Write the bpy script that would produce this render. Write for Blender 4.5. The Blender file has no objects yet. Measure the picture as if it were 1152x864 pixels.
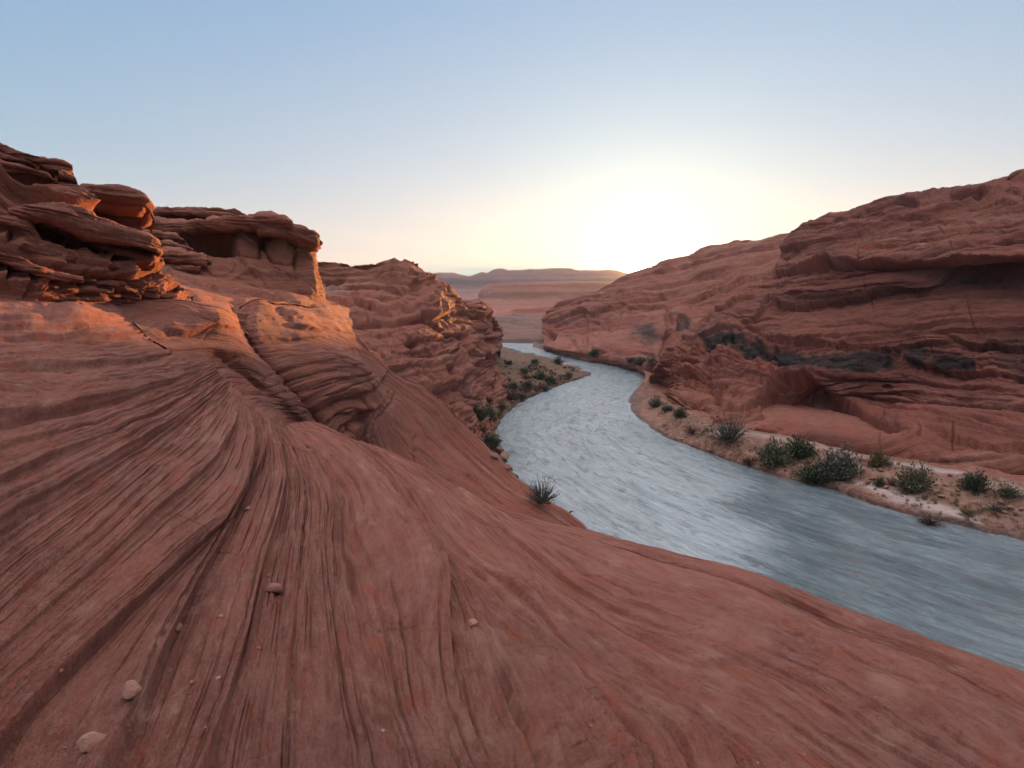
import bpy, math, random
import numpy as np

random.seed(7)
R = math.radians
sc = bpy.context.scene
COL = sc.collection

# ------------------------------------------------------------------ camera
F = 640.0; PITCH = R(7.7); CX, CY = 576.0, 432.0; ZW = -15.0      # camera at the origin, river 15 m below
SP, CP = math.sin(PITCH), math.cos(PITCH)
cam = bpy.data.cameras.new('camera'); co = bpy.data.objects.new('camera', cam); COL.objects.link(co)
cam.sensor_width = 36; cam.lens = 36 * F / 1152.0; cam.clip_start = 0.05; cam.clip_end = 60000
co.location = (0, 0, 0); co.rotation_euler = (R(90) - PITCH, 0, 0)
sc.camera = co

def ray(px, py):
    xc = (np.asarray(px, float) - CX) / F; yc = (CY - np.asarray(py, float)) / F
    return np.stack([xc, CP + yc * SP, -SP + yc * CP], -1)
def PT(px, py, d): return ray(px, py) * np.asarray(d, float)[..., None]
def W(px, py, z=ZW):                       # a ground point seen at (px,py) that stands at height z
    return (px, py, z / float(ray(px, py)[2]))
def WP(px, py, z=ZW):
    p = W(px, py, z); return PT(p[0], p[1], p[2])
def proj(P):
    x, y, z = P[..., 0], P[..., 1], P[..., 2]
    d = np.maximum(y * CP - z * SP, 0.05); up = y * SP + z * CP
    return CX + F * x / d, CY - F * up / d, d

# ------------------------------------------------------------------ noise
_rng = np.random.RandomState(11)
_perm = _rng.permutation(256); _perm = np.concatenate([_perm, _perm, _perm])
_grad = _rng.normal(size=(256, 3)); _grad /= np.linalg.norm(_grad, axis=1)[:, None]
def noise3(x, y, z):
    x, y, z = np.broadcast_arrays(np.asarray(x, float), y, z)
    xi, yi, zi = np.floor(x).astype(np.int64), np.floor(y).astype(np.int64), np.floor(z).astype(np.int64)
    xf, yf, zf = x - xi, y - yi, z - zi
    u, v, w = [t * t * t * (t * (t * 6 - 15) + 10) for t in (xf, yf, zf)]
    out = 0
    for dx in (0, 1):
        wx = u if dx else 1 - u
        a = _perm[(xi + dx) & 255]
        for dy in (0, 1):
            wy = v if dy else 1 - v
            b = _perm[a + ((yi + dy) & 255)]
            for dz in (0, 1):
                wz = w if dz else 1 - w
                g = _grad[_perm[b + ((zi + dz) & 255)]]
                out = out + wx * wy * wz * (g[..., 0] * (xf - dx) + g[..., 1] * (yf - dy) + g[..., 2] * (zf - dz))
    return out * 1.6
def fbm(x, y, z, oct=4, lac=2.07, gain=0.5):
    a, s, o = 1.0, 0, 0
    for i in range(oct):
        s = s + a * noise3(x * lac**i + 13.7 * i, y * lac**i - 7.1 * i, z * lac**i + 3.3 * i); o += a; a *= gain
    return s / o
def sstep(a, b, x):
    t = np.clip((x - a) / (b - a), 0, 1); return t * t * (3 - 2 * t)

# layered rock: a random sequence of beds, hard beds stick out; edge is the rounding of each bed
def bed_table(seed, tmin, tmax, edge=0.12, lo=-60, hi=60, res=0.01):
    r = np.random.RandomState(seed)
    x = np.arange(lo, hi, res); h = np.zeros_like(x); s = lo; prev = 0
    while s < hi:
        t = math.exp(r.uniform(math.log(tmin), math.log(tmax))); v = r.uniform(-1, 1)
        if abs(v - prev) < 0.35: v = -v
        prev = v
        m = (x >= s) & (x < s + t); q = (x[m] - s) / t
        h[m] = v + 0.5 * (1 - (2 * q - 1) ** 4) - 0.35 * q
        s += t
    k = int(edge * tmin / res)
    if k < 1: return x, h
    ker = np.hanning(2 * k + 3); ker /= ker.sum()
    return x, np.convolve(h, ker, 'same')
BEDS = {}
def beds(s, seed, tmin, tmax, edge=0.12):
    key = (seed, tmin, tmax, edge)
    if key not in BEDS:
        BEDS[key] = bed_table(seed, 1.0, tmax / tmin, edge, -2000, 2000, 0.05)
    x, h = BEDS[key]
    return np.interp(np.mod(s / tmin + 2000, 4000) - 2000, x, h)

CUTS = {}
def hairlines(s, P, mp, seed, tmin, tmax, depth, L, width=0.75, keep=0.0):
    """narrow cracks along bed boundaries, coming and going along their length; depth in picture pixels"""
    key = (seed, tmin, tmax)
    if key not in CUTS:
        q = np.random.RandomState(seed); t = np.exp(q.uniform(math.log(tmin), math.log(tmax), 6000)); b = np.cumsum(t); b -= b[-1] / 2; CUTS[key] = (b, q.uniform(.45, 1, 6001))
    b, dp = CUTS[key]
    i = np.clip(np.searchsorted(b, s), 1, len(b) - 1); lo = s - b[i - 1]; hi = b[i] - s; near = np.where(lo < hi, i - 1, i); d = np.minimum(lo, hi)
    g = np.hypot(np.gradient(s, axis=0), np.gradient(s, axis=1)) + 1e-6
    cell = d / g
    x, y, z = P[..., 0] / L, P[..., 1] / L, P[..., 2] / L
    m = np.clip((noise3(x + near * 7.31, y, z + near * 3.17) + keep) * 3.2 + .25, 0, 1)
    gap = np.clip((b[i] - b[i - 1]) / g / 4.0 - .5, 0, 1)               # no room for a crack where beds are thinner than the mesh
    v = np.exp(-(cell / width) ** 2) - 0.25 * np.exp(-((np.where(lo < hi, lo, -hi) / g - 2.2) / 1.3) ** 2)
    return -depth * mp * dp[near] * m * gap * v

# ------------------------------------------------------------------ surfaces through control curves
def hermite(T, V, t):
    T = np.asarray(T, float); V = np.asarray(V, float); n = len(T)
    m = np.zeros_like(V)
    dl = (V[1:] - V[:-1]) / (T[1:] - T[:-1]).reshape((-1,) + (1,) * (V.ndim - 1))
    if n > 2:
        h = (T[1:] - T[:-1]).reshape((-1,) + (1,) * (V.ndim - 1))
        m[1:-1] = (dl[:-1] * h[1:] + dl[1:] * h[:-1]) / (h[1:] + h[:-1])
    m[0], m[-1] = dl[0], dl[-1]
    i = np.clip(np.searchsorted(T, t, 'right') - 1, 0, n - 2)
    h = T[i + 1] - T[i]; q = (t - T[i]) / h
    sh = (-1,) + (1,) * (V.ndim - 1); q = q.reshape(sh); h = h.reshape(sh)
    return ((2*q**3 - 3*q**2 + 1) * V[i] + (q**3 - 2*q**2 + q) * h * m[i] + (-2*q**3 + 3*q**2) * V[i+1] + (q**3 - q**2) * h * m[i+1])
def loft(rows, nu, nv):
    same = len({len(r) for r in rows}) == 1
    rows = [np.array([(a, b, 1.0 / c) for a, b, c in r]) for r in rows]
    def chord(r): return np.concatenate([[0], np.cumsum(np.hypot(*(r[1:, :2] - r[:-1, :2]).T) + 1e-3)])
    if same:
        c = np.mean([chord(r) / chord(r)[-1] for r in rows], 0); ts = [c] * len(rows)
    else: ts = [chord(r) / chord(r)[-1] for r in rows]
    t = np.linspace(0, 1, nu)
    G = np.stack([hermite(ts[i], rows[i], t) for i in range(len(rows))])
    dd = np.hypot(G[1:, :, 0] - G[:-1, :, 0], G[1:, :, 1] - G[:-1, :, 1]).mean(1) + 2.0
    S = np.concatenate([[0], np.cumsum(dd)])
    tv = np.linspace(0, S[-1], nv)
    H = hermite(S, G, tv)
    idx = np.interp(tv, S, np.arange(len(rows)))
    return H, idx, S
def tps_fit(C):
    C = np.array(C, float); X = C[:, :2] / 500.0; q = 1.0 / C[:, 2]
    def K(a, b):
        r2 = ((a[:, None] - b[None]) ** 2).sum(-1); return 0.5 * r2 * np.log(r2 + 1e-12)
    n = len(X); A = np.zeros((n + 3, n + 3)); A[:n, :n] = K(X, X) + np.eye(n) * 1e-4
    A[:n, n] = 1; A[:n, n+1:] = X; A[n:, :n] = A[:n, n:].T
    w = np.linalg.solve(A, np.concatenate([q, [0, 0, 0]]))
    def f(px, py):
        sh = np.shape(px); Y = np.stack([np.ravel(px), np.ravel(py)], -1) / 500.0; out = np.zeros(len(Y))
        for i in range(0, len(Y), 50000):
            y = Y[i:i+50000]; out[i:i+50000] = K(y, X) @ w[:n] + w[n] + y @ w[n+1:]
        return out.reshape(sh)
    return f
def grid_normals(P, flip=False):
    du = np.gradient(P, axis=1); dv = np.gradient(P, axis=0)
    n = np.cross(du, dv); n /= np.linalg.norm(n, axis=-1, keepdims=True) + 1e-12
    mid = n * P                                  # towards the camera for the part that shows
    if mid.sum() > 0: n = -n
    return n
def seg_dist(px, py, pts):
    """distance, signed side (+ = right-hand/below a line drawn left to right) and position along a polyline"""
    best = np.full(px.shape, 1e9); side = np.zeros(px.shape); along = np.zeros(px.shape)
    L = 0; pts = np.array(pts, float); tot = np.hypot(*(pts[1:] - pts[:-1]).T).sum()
    for a, b in zip(pts[:-1], pts[1:]):
        e = b - a; l = math.hypot(*e); rx, ry = px - a[0], py - a[1]
        t = np.clip((rx * e[0] + ry * e[1]) / (l * l), 0, 1)
        d = np.hypot(rx - t * e[0], ry - t * e[1]); cr = (e[0] * ry - e[1] * rx) / l
        m = d < best; best = np.where(m, d, best); side = np.where(m, np.sign(cr), side); along = np.where(m, (L + t * l) / tot, along)
        L += l
    return best, side, along
def inside(px, py, poly):
    c = np.zeros(px.shape, bool); n = len(poly)
    for i in range(n):
        x0, y0 = poly[i]; x1, y1 = poly[(i + 1) % n]
        if y0 == y1: continue
        m = ((y0 > py) != (y1 > py)) & (px < (x1 - x0) * (py - y0) / (y1 - y0) + x0); c ^= m
    return c
def smooth_poly(pts, n=6, closed=False):
    p = np.array(pts, float)
    if closed: p = np.vstack([p, p[:1]])
    if len(p) < 3: return [tuple(q) for q in p]
    t = np.arange(len(p)); tt = np.linspace(0, len(p) - 1, (len(p) - 1) * n + 1)
    return [tuple(q) for q in hermite(t, p, tt)]
def stroke(px, py, st):
    """relief of one crack, ledge, hollow, bulge or ridge read off the rock; result in pixels of height"""
    kind = st[0]; pts = st[1]; out = np.zeros(px.shape)
    if kind in ('hollow', 'raise'):
        _, _, amp, soft = st[:4]; xs = [p[0] for p in pts]; ys = [p[1] for p in pts]
        m = (px > min(xs) - soft) & (px < max(xs) + soft) & (py > min(ys) - soft) & (py < max(ys) + soft)
        if not m.any(): return out
        q = smooth_poly(pts, 4, True); x, y = px[m], py[m]
        jx = x + 2.2 * noise3(x / 9, y / 9, 3.1); jy = y + 1.6 * noise3(x / 9, y / 9, 9.4)
        d, _, _ = seg_dist(jx, jy, q); ins = inside(jx, jy, q[:-1])
        sd = np.where(ins, d, -d); v = sstep(-0.3 * soft, soft, sd)
        out[m] = amp * v * (-1 if kind == 'hollow' else 1); return out
    if kind == 'bulge':
        (cx, cy, rx, ry), amp = pts, st[2]; ang = R(st[3]) if len(st) > 3 else 0
        x, y = px - cx, py - cy; xr = x * math.cos(ang) + y * math.sin(ang); yr = -x * math.sin(ang) + y * math.cos(ang)
        r2 = (xr / rx) ** 2 + (yr / ry) ** 2
        return amp * np.exp(-r2 * 1.4)
    w, a = st[2], st[3]; xs = [p[0] for p in pts]; ys = [p[1] for p in pts]; pad = w * 5 + 3
    m = (px > min(xs) - pad) & (px < max(xs) + pad) & (py > min(ys) - pad) & (py < max(ys) + pad)
    if not m.any(): return out
    x, y = px[m], py[m]; jx = x + 1.6 * noise3(x / 11, y / 7, 5.5) + 0.7 * noise3(x / 4, y / 3, 1.5); jy = y + 1.2 * noise3(x / 12, y / 8, 2.5) + .6 * noise3(x / 4, y / 3, 7.5)
    d, s, al = seg_dist(jx, jy, smooth_poly(pts)); taper = np.clip(np.minimum(al, 1 - al) * 8, 0, 1) ** 0.7
    sd = d * np.where(s == 0, 1, s)
    if kind == 'crack': v = -np.exp(-(d / w) ** 2)
    elif kind == 'ridge': v = np.exp(-np.abs(sd) / w)
    elif kind == 'ledge':                       # rock overhangs on the left-hand side, is cut back on the right-hand side
        v = np.where(sd > 0, -np.exp(-sd / (w * 1.6)), 0.45 * np.exp(sd / (w * 2.2)))
        v = v * np.clip(d / 0.8, 0, 1) ** 0.5
    out[m] = a * v * taper
    return out

class Mesh:                                     # gathers grids into one object
    def __init__(s): s.v = []; s.f = []; s.at = {'strata': [], 'varnish': [], 'pale': []}; s.n = 0
    def grid(s, P, strata=None, varnish=None, pale=None, wrap=False):
        nv, nu = P.shape[:2]; s.v.append(P.reshape(-1, 3))
        i = np.arange(nv * nu).reshape(nv, nu) + s.n
        if wrap: i = np.concatenate([i, i[:1]], 0)
        s.f.append(np.stack([i[:-1, :-1], i[:-1, 1:], i[1:, 1:], i[1:, :-1]], -1).reshape(-1, 4)); s.n += nv * nu
        if strata is None: strata = np.stack([P[..., 2], np.hypot(P[..., 0], P[..., 1]), P[..., 0] * 0], -1)
        s.at['strata'].append(strata.reshape(-1, 3))
        for k, a in (('varnish', varnish), ('pale', pale)):
            s.at[k].append((np.zeros((nv, nu)) if a is None else a).reshape(-1))
    def build(s, name, mat, parent=None, smooth=True):
        V = np.concatenate(s.v); Fc = np.concatenate(s.f)
        me = bpy.data.meshes.new(name); me.vertices.add(len(V)); me.vertices.foreach_set('co', V.astype(np.float32).ravel())
        me.loops.add(Fc.size); me.loops.foreach_set('vertex_index', Fc.astype(np.int32).ravel())
        me.polygons.add(len(Fc)); me.polygons.foreach_set('loop_start', np.arange(0, Fc.size, 4, dtype=np.int32))
        me.update(calc_edges=True)
        if smooth: me.polygons.foreach_set('use_smooth', np.ones(len(Fc), bool))
        a = me.attributes.new('strata', 'FLOAT_VECTOR', 'POINT'); a.data.foreach_set('vector', np.concatenate(s.at['strata']).astype(np.float32).ravel())
        for k in ('varnish', 'pale'):
            a = me.attributes.new(k, 'FLOAT', 'POINT'); a.data.foreach_set('value', np.concatenate(s.at[k]).astype(np.float32))
        me.materials.append(mat)
        o = bpy.data.objects.new(name, me); COL.objects.link(o); o.parent = parent
        return o
def tag(o, label=None, cat=None, group=None, kind=None):
    if label: o['label'] = label
    if cat: o['category'] = cat
    if group: o['group'] = group
    if kind: o['kind'] = kind
    return o

# bedding planes of the canyon: nearly flat, dipping a little
def bedding(P, dip=(0.06, -0.03), warp=1.0, scale=1.0):
    x, y, z = P[..., 0], P[..., 1], P[..., 2]
    return z - dip[0] * x - dip[1] * y + warp * noise3(x / (18 * scale), y / (18 * scale), z / (9 * scale)) + 0.25 * warp * noise3(x / (4 * scale), y / (4 * scale), z / (2.5 * scale))
def relief(P, s, m_per_px, cfg, seed=1):
    """metres of relief: beds of three sizes, broken by noise, plus rough rock"""
    x, y, z = P[..., 0], P[..., 1], P[..., 2]; h = 0
    for k, (t, amp) in enumerate(cfg['beds']):
        br = noise3(x / (t * 14) + 5 * k + seed, y / (t * 14), z / (t * 5) - k)      # a bed comes and goes along its length
        h = h + amp * beds(s + 0.15 * t * noise3(x / (t * 2), y / (t * 2), z / t), seed * 7 + k, t, t * 3.2) * np.clip(0.75 + 1.1 * br, 0.08, 1.5)
    for L, amp in cfg['rough']:
        h = h + amp * fbm(x / L + seed, y / L, z / (L * cfg.get('flat', 0.6)), 4)
    return h

def terrain(rows, step=1.3, over=None, over_first=True, dip=(0.06, -0.03), warp=1.0, cfg=None, strokes=(), depth=None,
            seed=1, varnish=(), pale=(), strata=None, under=None, wscale=1.0, ns=2.0, blocks=None):
    """loft control rows (seen from the camera, with their real distance), roll the top over backwards, carve"""
    if depth is not None: rows = [[(a, b, 10.0) for a, b in r] for r in rows]
    arr = [np.array(r, float) for r in rows]
    lu = max(np.hypot(*(a[1:, :2] - a[:-1, :2]).T).sum() for a in arr)
    nu = int(lu / step) + 2
    G, _, S = loft(rows, nu, 8); nv = int(S[-1] / step) + 2
    G, idx, S = loft(rows, nu, nv)
    if depth is not None: G[..., 2] = depth(G[..., 0], G[..., 1])
    px, py, q = G[..., 0], G[..., 1], np.maximum(G[..., 2], 1e-5)
    P = PT(px, py, 1.0 / q); wt = np.ones(P.shape[:2])
    if over:
        L, drop, n = over
        def roll(edge):
            a = edge * [1, 1, 0]; a = a / np.linalg.norm(a, axis=-1, keepdims=True)
            t = (np.linspace(0, 1, n + 1)[1:] ** 1.8)[:, None, None]
            return edge[None] + a[None] * L * t + np.array([0, 0, -drop]) * t ** 1.5
        if over_first: B = roll(P[0])[::-1]; P = np.concatenate([B, P]); wt = np.concatenate([np.zeros(B.shape[:2]), wt])
        else: B = roll(P[-1]); P = np.concatenate([P, B]); wt = np.concatenate([wt, np.zeros(B.shape[:2])])
    px, py, d = proj(P)
    N = grid_normals(P)
    mp = d / F
    s = bedding(P, dip, warp, wscale) if strata is None else strata(P, px, py, idx, wt)
    h = relief(P, s, mp, cfg, seed)
    for k_, (t0, t1, dpt, L) in enumerate(cfg.get('cuts', ())): h = h + hairlines(s, P, np.minimum(mp, 0.5), seed * 31 + k_, t0, t1, dpt, L, keep=cfg.get('keep', 0.0))
    if cfg.get('joints'):
        t0, t1, dpt, L, ax = cfg['joints']; q = P[..., 0] * ax[0] + P[..., 1] * ax[1] + P[..., 2] * ax[2] + 0.5 * noise3(P[..., 0] / L, P[..., 1] / L, P[..., 2] / L)
        h = h + hairlines(q, P, np.minimum(mp, 0.5), seed * 57, t0, t1, dpt, L * .6, keep=-.22)
    if blocks is not None: h = h + blocks(P, px, py, s)
    k = np.zeros(P.shape[:2])
    for st in strokes: k += stroke(px, py, st)
    h = h + k * mp * wt
    fade = sstep(0, 3, np.arange(P.shape[1]))[None] * 1.0
    P2 = P + N * (h)[..., None]
    va = np.zeros(px.shape); pa = np.zeros(px.shape)
    for poly, amt, soft in varnish:
        jx = px + 5 * noise3(px / 14, py / 14, 2.2) + 2 * noise3(px / 4, py / 9, 1.2); jy = py + 5 * noise3(px / 9, py / 22, 6.2)
        dd, _, _ = seg_dist(jx, jy, list(poly) + [poly[0]]); ins = inside(jx, jy, poly)
        va = np.maximum(va, amt * sstep(-soft * .5, soft, np.where(ins, dd, -dd)))
    for poly, amt, soft in pale:
        dd, _, _ = seg_dist(px, py, list(poly) + [poly[0]]); ins = inside(px, py, poly)
        pa = np.maximum(pa, amt * sstep(-soft * .5, soft, np.where(ins, dd, -dd)))
    x, y = P[..., 0], P[..., 1]
    st = np.stack([s, np.hypot(x, y) * 0 + (x * 0.8 + y * 0.6), np.zeros_like(x)], -1)
    return P2, st, va * wt, pa * wt

def slab(top, bot, d, bulge=0.35, back=2.5, step=1.2, seed=1, cfg=None, thick_back=1.0, nose=3.4):
    """one hard bed that juts out: rounded front edge between its upper and lower outline, running back into the hill"""
    n = int(max(np.hypot(*(np.diff(np.array(t, float), axis=0)).T).sum() for t in (top, bot)) / step) + 4
    T = np.array(top, float); B = np.array(bot, float)
    def res(A):
        c = np.concatenate([[0], np.cumsum(np.hypot(*np.diff(A, axis=0).T))]); return hermite(c / c[-1], A, np.linspace(0, 1, n))
    T, B = res(T), res(B); dd = np.interp(np.linspace(0, 1, n), np.linspace(0, 1, len(d)), d)
    hpx = np.abs(T - B).max(); nf = int(hpx / step) + 8
    rows = []
    a = PT(T[:, 0], T[:, 1], dd); aw = a * [1, 1, 0]; aw /= np.linalg.norm(aw, axis=1)[:, None]
    b = PT(B[:, 0], B[:, 1], dd)
    thick = np.linalg.norm(a - b, axis=1)[:, None]
    for t in np.linspace(1, 0, 10)[:-1] ** 1.5: rows.append(a + aw * back * t + np.array([0, 0, -0.12 * back]) * t)
    for t in np.linspace(0, 1, nf):
        k = (1 - abs(2 * t - 1) ** nose) ** (1 / nose)
        rows.append(a * (1 - t) + b * t - aw * bulge * k * np.minimum(1, thick / 0.5))
    for t in np.linspace(0, 1, 10)[1:] ** 1.5: rows.append(b + aw * back * t + np.array([0, 0, -0.02 * back]) * t)
    P = np.array(rows); N = grid_normals(P)
    s = bedding(P, (0.0, 0.0), 0.12, 0.3) 
    s = s + 0.16 * np.hypot(P[..., 0] + 16, P[..., 1] - 10)
    h = relief(P, s, 0, cfg, seed)
    for k_, (t0, t1, dpt, L) in enumerate(cfg.get('cuts', ())): h = h + hairlines(s, P, dd.mean() / F, seed * 31 + k_, t0, t1, dpt, L)
    return P + N * h[..., None], np.stack([s, P[..., 0] + P[..., 1], 0 * s], -1)

# ------------------------------------------------------------------ materials
def nodes(m):
    m.use_nodes = True; nt = m.node_tree; nt.nodes.clear(); return nt
class NT:
    def __init__(s, nt): s.nt = nt
    def n(s, t, **k):
        nd = s.nt.nodes.new(t)
        for a, v in k.items():
            if a.startswith('i_'): nd.inputs[a[2:].replace('_', ' ')].default_value = v
            else: setattr(nd, a, v)
        return nd
    def l(s, a, b): s.nt.links.new(a, b)
    def math(s, op, a, b=None, clamp=False):
        nd = s.nt.nodes.new('ShaderNodeMath'); nd.operation = op; nd.use_clamp = clamp
        for i, v in enumerate((a, b)):
            if v is None: continue
            if isinstance(v, (int, float)): nd.inputs[i].default_value = v
            else: s.l(v, nd.inputs[i])
        return nd.outputs[0]
    def mapr(s, v, a, b, c=0.0, d=1.0):
        nd = s.nt.nodes.new('ShaderNodeMapRange'); nd.inputs[1].default_value = a; nd.inputs[2].default_value = b; nd.inputs[3].default_value = c; nd.inputs[4].default_value = d
        s.l(v, nd.inputs[0]); return nd.outputs[0]
    def mix(s, f, a, b, mode='MIX'):
        nd = s.nt.nodes.new('ShaderNodeMix'); nd.data_type = 'RGBA'; nd.blend_type = mode
        for i, v in ((0, f), (6, a), (7, b)):
            if isinstance(v, (int, float)): nd.inputs[i].default_value = v
            elif isinstance(v, tuple): nd.inputs[i].default_value = (*v, 1)
            else: s.l(v, nd.inputs[i])
        return nd.outputs[2]
    def noise(s, vec, scale, detail=4, rough=0.55, dist=0.0):
        nd = s.n('ShaderNodeTexNoise'); nd.inputs['Scale'].default_value = scale; nd.inputs['Detail'].default_value = detail
        nd.inputs['Roughness'].default_value = rough; nd.inputs['Distortion'].default_value = dist
        if vec is not None: s.l(vec, nd.inputs['Vector'])
        return nd.outputs['Fac']
    def scaled(s, vec, v):
        nd = s.n('ShaderNodeVectorMath', operation='MULTIPLY'); s.l(vec, nd.inputs[0]); nd.inputs[1].default_value = v; return nd.outputs[0]

def rock_mat(name, unit=1.0, along=0.25, lamb=1.0, c1=(0.33, 0.113, 0.079), c2=(0.22, 0.066, 0.044), c3=(0.41, 0.170, 0.122), bump=1.0, grain=1.0, fine=1.0):
    """red sandstone; unit = metres over which the bands alternate"""
    m = bpy.data.materials.new(name); T = NT(nodes(m)); out = T.n('ShaderNodeOutputMaterial'); bs = T.n('ShaderNodeBsdfPrincipled')
    T.l(bs.outputs[0], out.inputs[0]); bs.inputs['Roughness'].default_value = 0.88; bs.inputs['Specular IOR Level'].default_value = 0.25
    at = T.n('ShaderNodeAttribute', attribute_name='strata'); geo = T.n('ShaderNodeNewGeometry'); pos = geo.outputs['Position']
    s1 = T.scaled(at.outputs['Vector'], (1 / unit, along * 0.15 / unit, 0)); s2 = T.scaled(at.outputs['Vector'], (5 / unit, along * 0.6 / unit, 0)); s3 = T.scaled(at.outputs['Vector'], (22 * fine / unit, along * 2.5 / unit, 0))
    b1 = T.noise(s1, 1.0, 3, 0.6); b2 = T.noise(s2, 1.0, 4, 0.6, 0.3); b3 = T.noise(s3, 1.0, 4, 0.65, 0.4)
    m1 = T.noise(pos, 0.35 / unit, 5, 0.6); m2 = T.noise(pos, 6.0 / unit, 6, 0.65); m3 = T.noise(pos, 60 * grain / unit, 4, 0.7)
    c = T.mix(T.mapr(b1, 0.35, 0.65), c1, c2)
    c = T.mix(T.math('MULTIPLY', T.mapr(b2, 0.42, 0.68), 0.6), c, c3)
    c = T.mix(T.math('MULTIPLY', T.mapr(b3, 0.5, 0.72), 0.32), c, tuple(v * 0.62 for v in c2))
    c = T.mix(T.math('MULTIPLY', T.mapr(m1, 0.45, 0.7), 0.45), c, (0.34, 0.10, 0.065))
    c = T.mix(T.math('MULTIPLY', T.mapr(m2, 0.5, 0.75), 0.35), c, c3)
    c = T.mix(T.math('MULTIPLY', T.mapr(m3, 0.5, 0.68), 0.38), c, (0.16, 0.06, 0.045))
    b5 = T.noise(T.scaled(at.outputs['Vector'], (2.3 / unit, along * 0.3 / unit, 0)), 1.0, 3, 0.5); m5 = T.noise(pos, 0.9 / unit, 4, 0.6)
    c = T.mix(T.math('MULTIPLY', T.mapr(b5, 0.54, 0.7), T.mapr(m5, .42, .66)), c, (0.40, 0.195, 0.14)); c = T.mix(T.math('MULTIPLY', T.math('MULTIPLY', T.mapr(b5, 0.44, 0.36), T.mapr(m5, .56, .44)), .8), c, (0.32, 0.085, 0.052)); c = T.mix(T.math('MULTIPLY', T.mapr(m1, .42, .34), .35), c, (0.25, 0.10, 0.085))
    pl = T.n('ShaderNodeAttribute', attribute_name='pale'); c = T.mix(T.math('MULTIPLY', pl.outputs['Fac'], 0.8), c, (0.50, 0.31, 0.25))
    va = T.n('ShaderNodeAttribute', attribute_name='varnish')
    stain = T.noise(T.scaled(pos, (0.55 / unit * 2, 0.55 / unit * 2, 0.08 / unit * 2)), 1.0, 5, 0.6)
    vf = T.math('MULTIPLY', va.outputs['Fac'], T.mapr(stain, 0.26, 0.42), True)
    c = T.mix(vf, c, (0.035, 0.021, 0.019))
    T.l(c, bs.inputs['Base Color']); T.l(T.mapr(vf, 0, 1, 0.88, 0.7), bs.inputs['Roughness'])
    h = T.math('ADD', T.math('MULTIPLY', b2, 0.10 * unit * lamb), T.math('MULTIPLY', b3, 0.035 * unit * lamb))
    m4 = T.noise(pos, 22.0 / unit, 5, 0.7); lam = T.math('ABSOLUTE', T.math('SUBTRACT', b3, 0.5))
    h = T.math('ADD', h, T.math('MULTIPLY', m2, 0.06 * unit)); h = T.math('ADD', h, T.math('MULTIPLY', m4, 0.022 * unit)); h = T.math('ADD', h, T.math('MULTIPLY', lam, 0.10 * unit * lamb)); h = T.math('ADD', h, T.math('MULTIPLY', m3, 0.008 * unit / grain))
    bp = T.n('ShaderNodeBump'); bp.inputs['Strength'].default_value = 0.9 * bump; bp.inputs['Distance'].default_value = 1.0
    T.l(h, bp.inputs['Height']); T.l(bp.outputs[0], bs.inputs['Normal'])
    return m
MAT = {}
MAT['near'] = rock_mat('near_sandstone', 0.5, 1.0, c1=(0.31, 0.110, 0.080), c2=(0.21, 0.066, 0.046), c3=(0.40, 0.18, 0.14), fine=0.8, bump=2.0, lamb=0.35)
MAT['mid'] = rock_mat('sandstone', 1.2, bump=1.5)
MAT['outcrop'] = rock_mat('outcrop_sandstone', 0.7, c1=(0.36, 0.118, 0.068), bump=2.0)
MAT['cliff'] = rock_mat('cliff_sandstone', 3.0, 0.3, c1=(0.29, 0.092, 0.063), c2=(0.17, 0.045, 0.031), c3=(0.37, 0.142, 0.103), grain=0.7, bump=1.6)
MAT['far'] = rock_mat('far_sandstone', 6.0, 0.3, c1=(0.30, 0.10, 0.068), bump=1.3, grain=0.6)
MAT['mesa'] = rock_mat('mesa_rock', 60.0, 0.3, c1=(0.50, 0.15, 0.09), c2=(0.30, 0.085, 0.055), c3=(0.5, 0.22, 0.16), bump=0.8, grain=0.4)

# ================================================================== the near slope: beds that fan out from a crest
K = [
 [(134,343),(90,336),(40,331),(0,329),(-70,322),(-170,306)],
 [(173,371),(130,376),(60,381),(0,384),(-80,388),(-180,396)],
 [(201,396),(150,402),(70,410),(0,416),(-80,424),(-180,440)],
 [(236,411),(200,424),(120,448),(0,472),(-80,490),(-180,520)],
 [(247,421),(205,447),(110,492),(0,542),(-90,590),(-180,650)],
 [(264,434),(225,480),(150,546),(0,668),(-90,745),(-170,820)],
 [(281,455),(284,520),(265,574),(204,631),(70,756),(-30,880),(-80,960)],
 [(289,464),(294,507),(263,577),(206,679),(161,776),(118,864),(80,960)],
 [(300,470),(318,534),(297,631),(272,733),(224,864),(190,960)],
 [(309,477),(338,534),(337,640),(325,740),(317,864),(312,960)],
 [(318,480),(352,520),(374,561),(374,615),(397,722),(430,864),(452,960)],
 [(330,476),(400,521),(463,601),(495,670),(512,760),(552,864),(590,960)],
 [(352,473),(412,512),(476,584),(518,639),(569,702),(636,761),(700,864),(748,960)],
 [(392,490),(450,528),(520,580),(568,626),(636,681),(720,748),(880,864),(990,960)],
 [(450,514),(520,558),(600,606),(700,658),(864,717),(990,779),(1152,862),(1300,950)],
 [(470,526),(545,573),(600,590),(661,607),(751,634),(845,660),(935,699),(1069,758),(1152,797),(1300,868)],
]
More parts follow.
